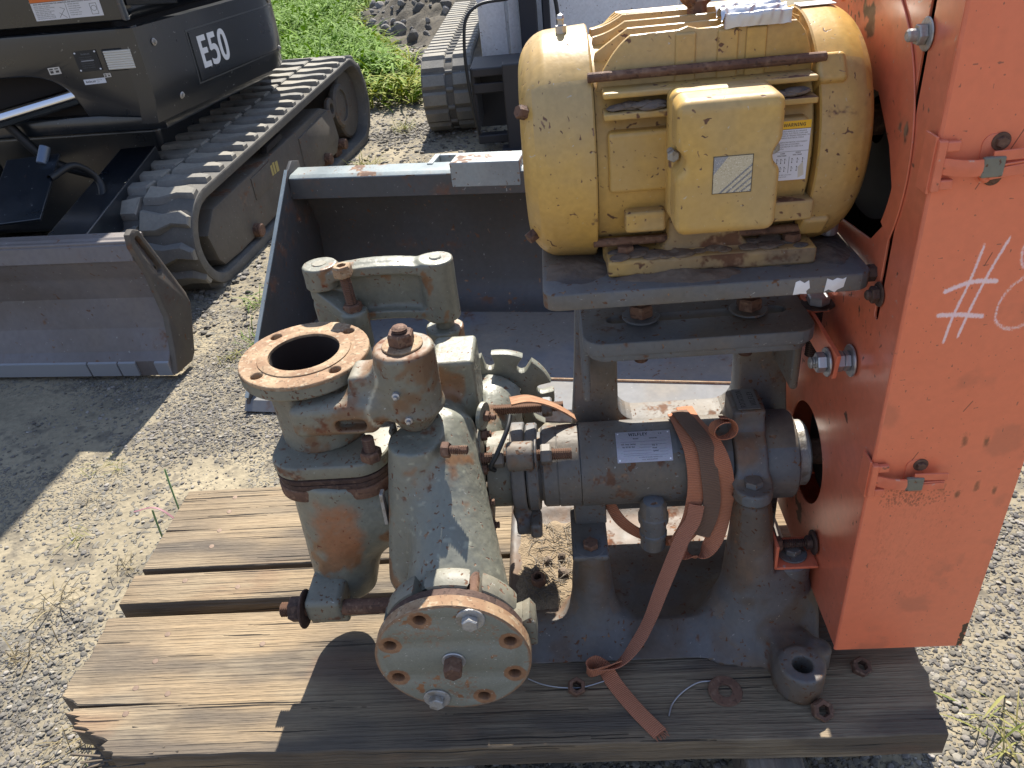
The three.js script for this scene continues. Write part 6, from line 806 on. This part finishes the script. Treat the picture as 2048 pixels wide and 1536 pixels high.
// ---------- white machine at the back ----------
{
  const wm = thing('tracked_loader', 'white tracked machine with dark steel attachment at the back behind the yellow motor', 'loader', [0.2, 0, -6.2], 0);
  makeTrack(wm, -0.80, -0.475, [[-5.22, 0.24, 0.22], [-5.5, 0.2, 0.19], [-7.5, 0.26, 0.24]], 0.03, 0.108, 0.014, true, true);
  part(wm, 'body_panel', ext([[-0.43, 0.2], [-0.43, 0.72], [-0.5, 0.98], [-0.26, 1.0], [-0.25, 0.2]], [], 'xy', -5.45, 0.05, 0.008), M.white); part(wm, 'body_panel', ext([[-0.235, 0.2], [-0.235, 1.0], [-0.17, 1.0], [-0.17, 0.2]], [], 'xy', -5.43, 0.05, 0.006), M.white); part(wm, 'body_panel', bx(-0.02, 0.85, 0.2, 1.2, -5.6, -5.4, 0.03), M.white); part(wm, 'rear_body', bx(-0.45, 1.3, 0.3, 1.9, -7.4, -5.7, 0.08, 3), M.white);
  const lb = canvasMat(128, 160, (g, w, h) => { g.fillStyle = '#d8d8dc'; g.fillRect(0, 0, w, h); g.fillStyle = '#d9622a'; g.fillRect(0, 0, w, 40); g.fillStyle = '#222'; g.font = 'bold 24px sans-serif'; g.fillText('WARNING', 8, 30); for (const [x, y] of [[30, 80], [90, 80]]) { g.beginPath(); g.arc(x, y, 20, 0, 7); g.lineWidth = 4; g.stroke(); } g.fillRect(10, 118, 108, 4); g.fillRect(10, 130, 90, 4); });
  decal(wm, 'warning_label', lb, 0.12, 0.15, [0.19, 0.86, -5.3995], [1, 0, 0], [0, 1, 0], 0.001);
  M.blackSteel = plain([0.028, 0.026, 0.027], 0.6); const dk = plain([0.012, 0.016, 0.026], 0.5);
  part(wm, 'mast', [bx(-0.16, -0.05, 0.05, 1.3, -5.3, -5.18, 0.01), bx(-0.02, 0.03, 0.3, 1.3, -5.36, -5.26, 0.01)], dk);
  part(wm, 'attachment_frame', [bx(-0.44, -0.02, 0.42, 0.47, -5.0, -4.62, 0.01), bx(-0.45, -0.425, 0.12, 0.47, -5.0, -4.64, 0.008), bx(-0.44, -0.24, 0.33, 0.385, -4.66, -4.63, 0.006), bx(-0.44, -0.2, 0.05, 0.1, -4.68, -4.6, 0.008), bx(-0.26, -0.10, 0.0, 0.5, -4.6, -4.5, 0.01), bx(-0.45, -0.02, 0.05, 0.45, -5.02, -5.0, 0.005), bx(-0.3, 0.0, 0.0, 0.04, -4.6, -4.25, 0.008)], M.blackSteel);
  part(wm, 'hose', tube([[-0.43, 0.08, -4.62], [-0.455, 0.3, -4.6], [-0.46, 0.6, -4.6], [-0.43, 0.74, -4.62], [-0.36, 0.79, -4.65], [-0.2, 0.8, -4.7]], 0.009, 60, 8), M.hose); part(wm, 'hose', tube([[-0.1, 0.85, -5.1], [0.02, 0.84, -5.05], [0.06, 0.75, -5.0], [0.08, 0.5, -5.0]], 0.012, 40, 8), M.hose);
}
// ---------- render ----------
scene.traverse((o) => { if (o.isMesh && !o.isSky) { o.castShadow = true; o.receiveShadow = true; } });
const renderer = new THREE.WebGLRenderer({ antialias: true });
renderer.setSize(1024, 768);
renderer.shadowMap.enabled = true; renderer.shadowMap.type = THREE.PCFSoftShadowMap;
renderer.toneMapping = THREE.LinearToneMapping; renderer.toneMappingExposure = EXPOSURE;
renderer.outputColorSpace = THREE.SRGBColorSpace;
document.body.appendChild(renderer.domElement);
renderer.render(scene, camera);
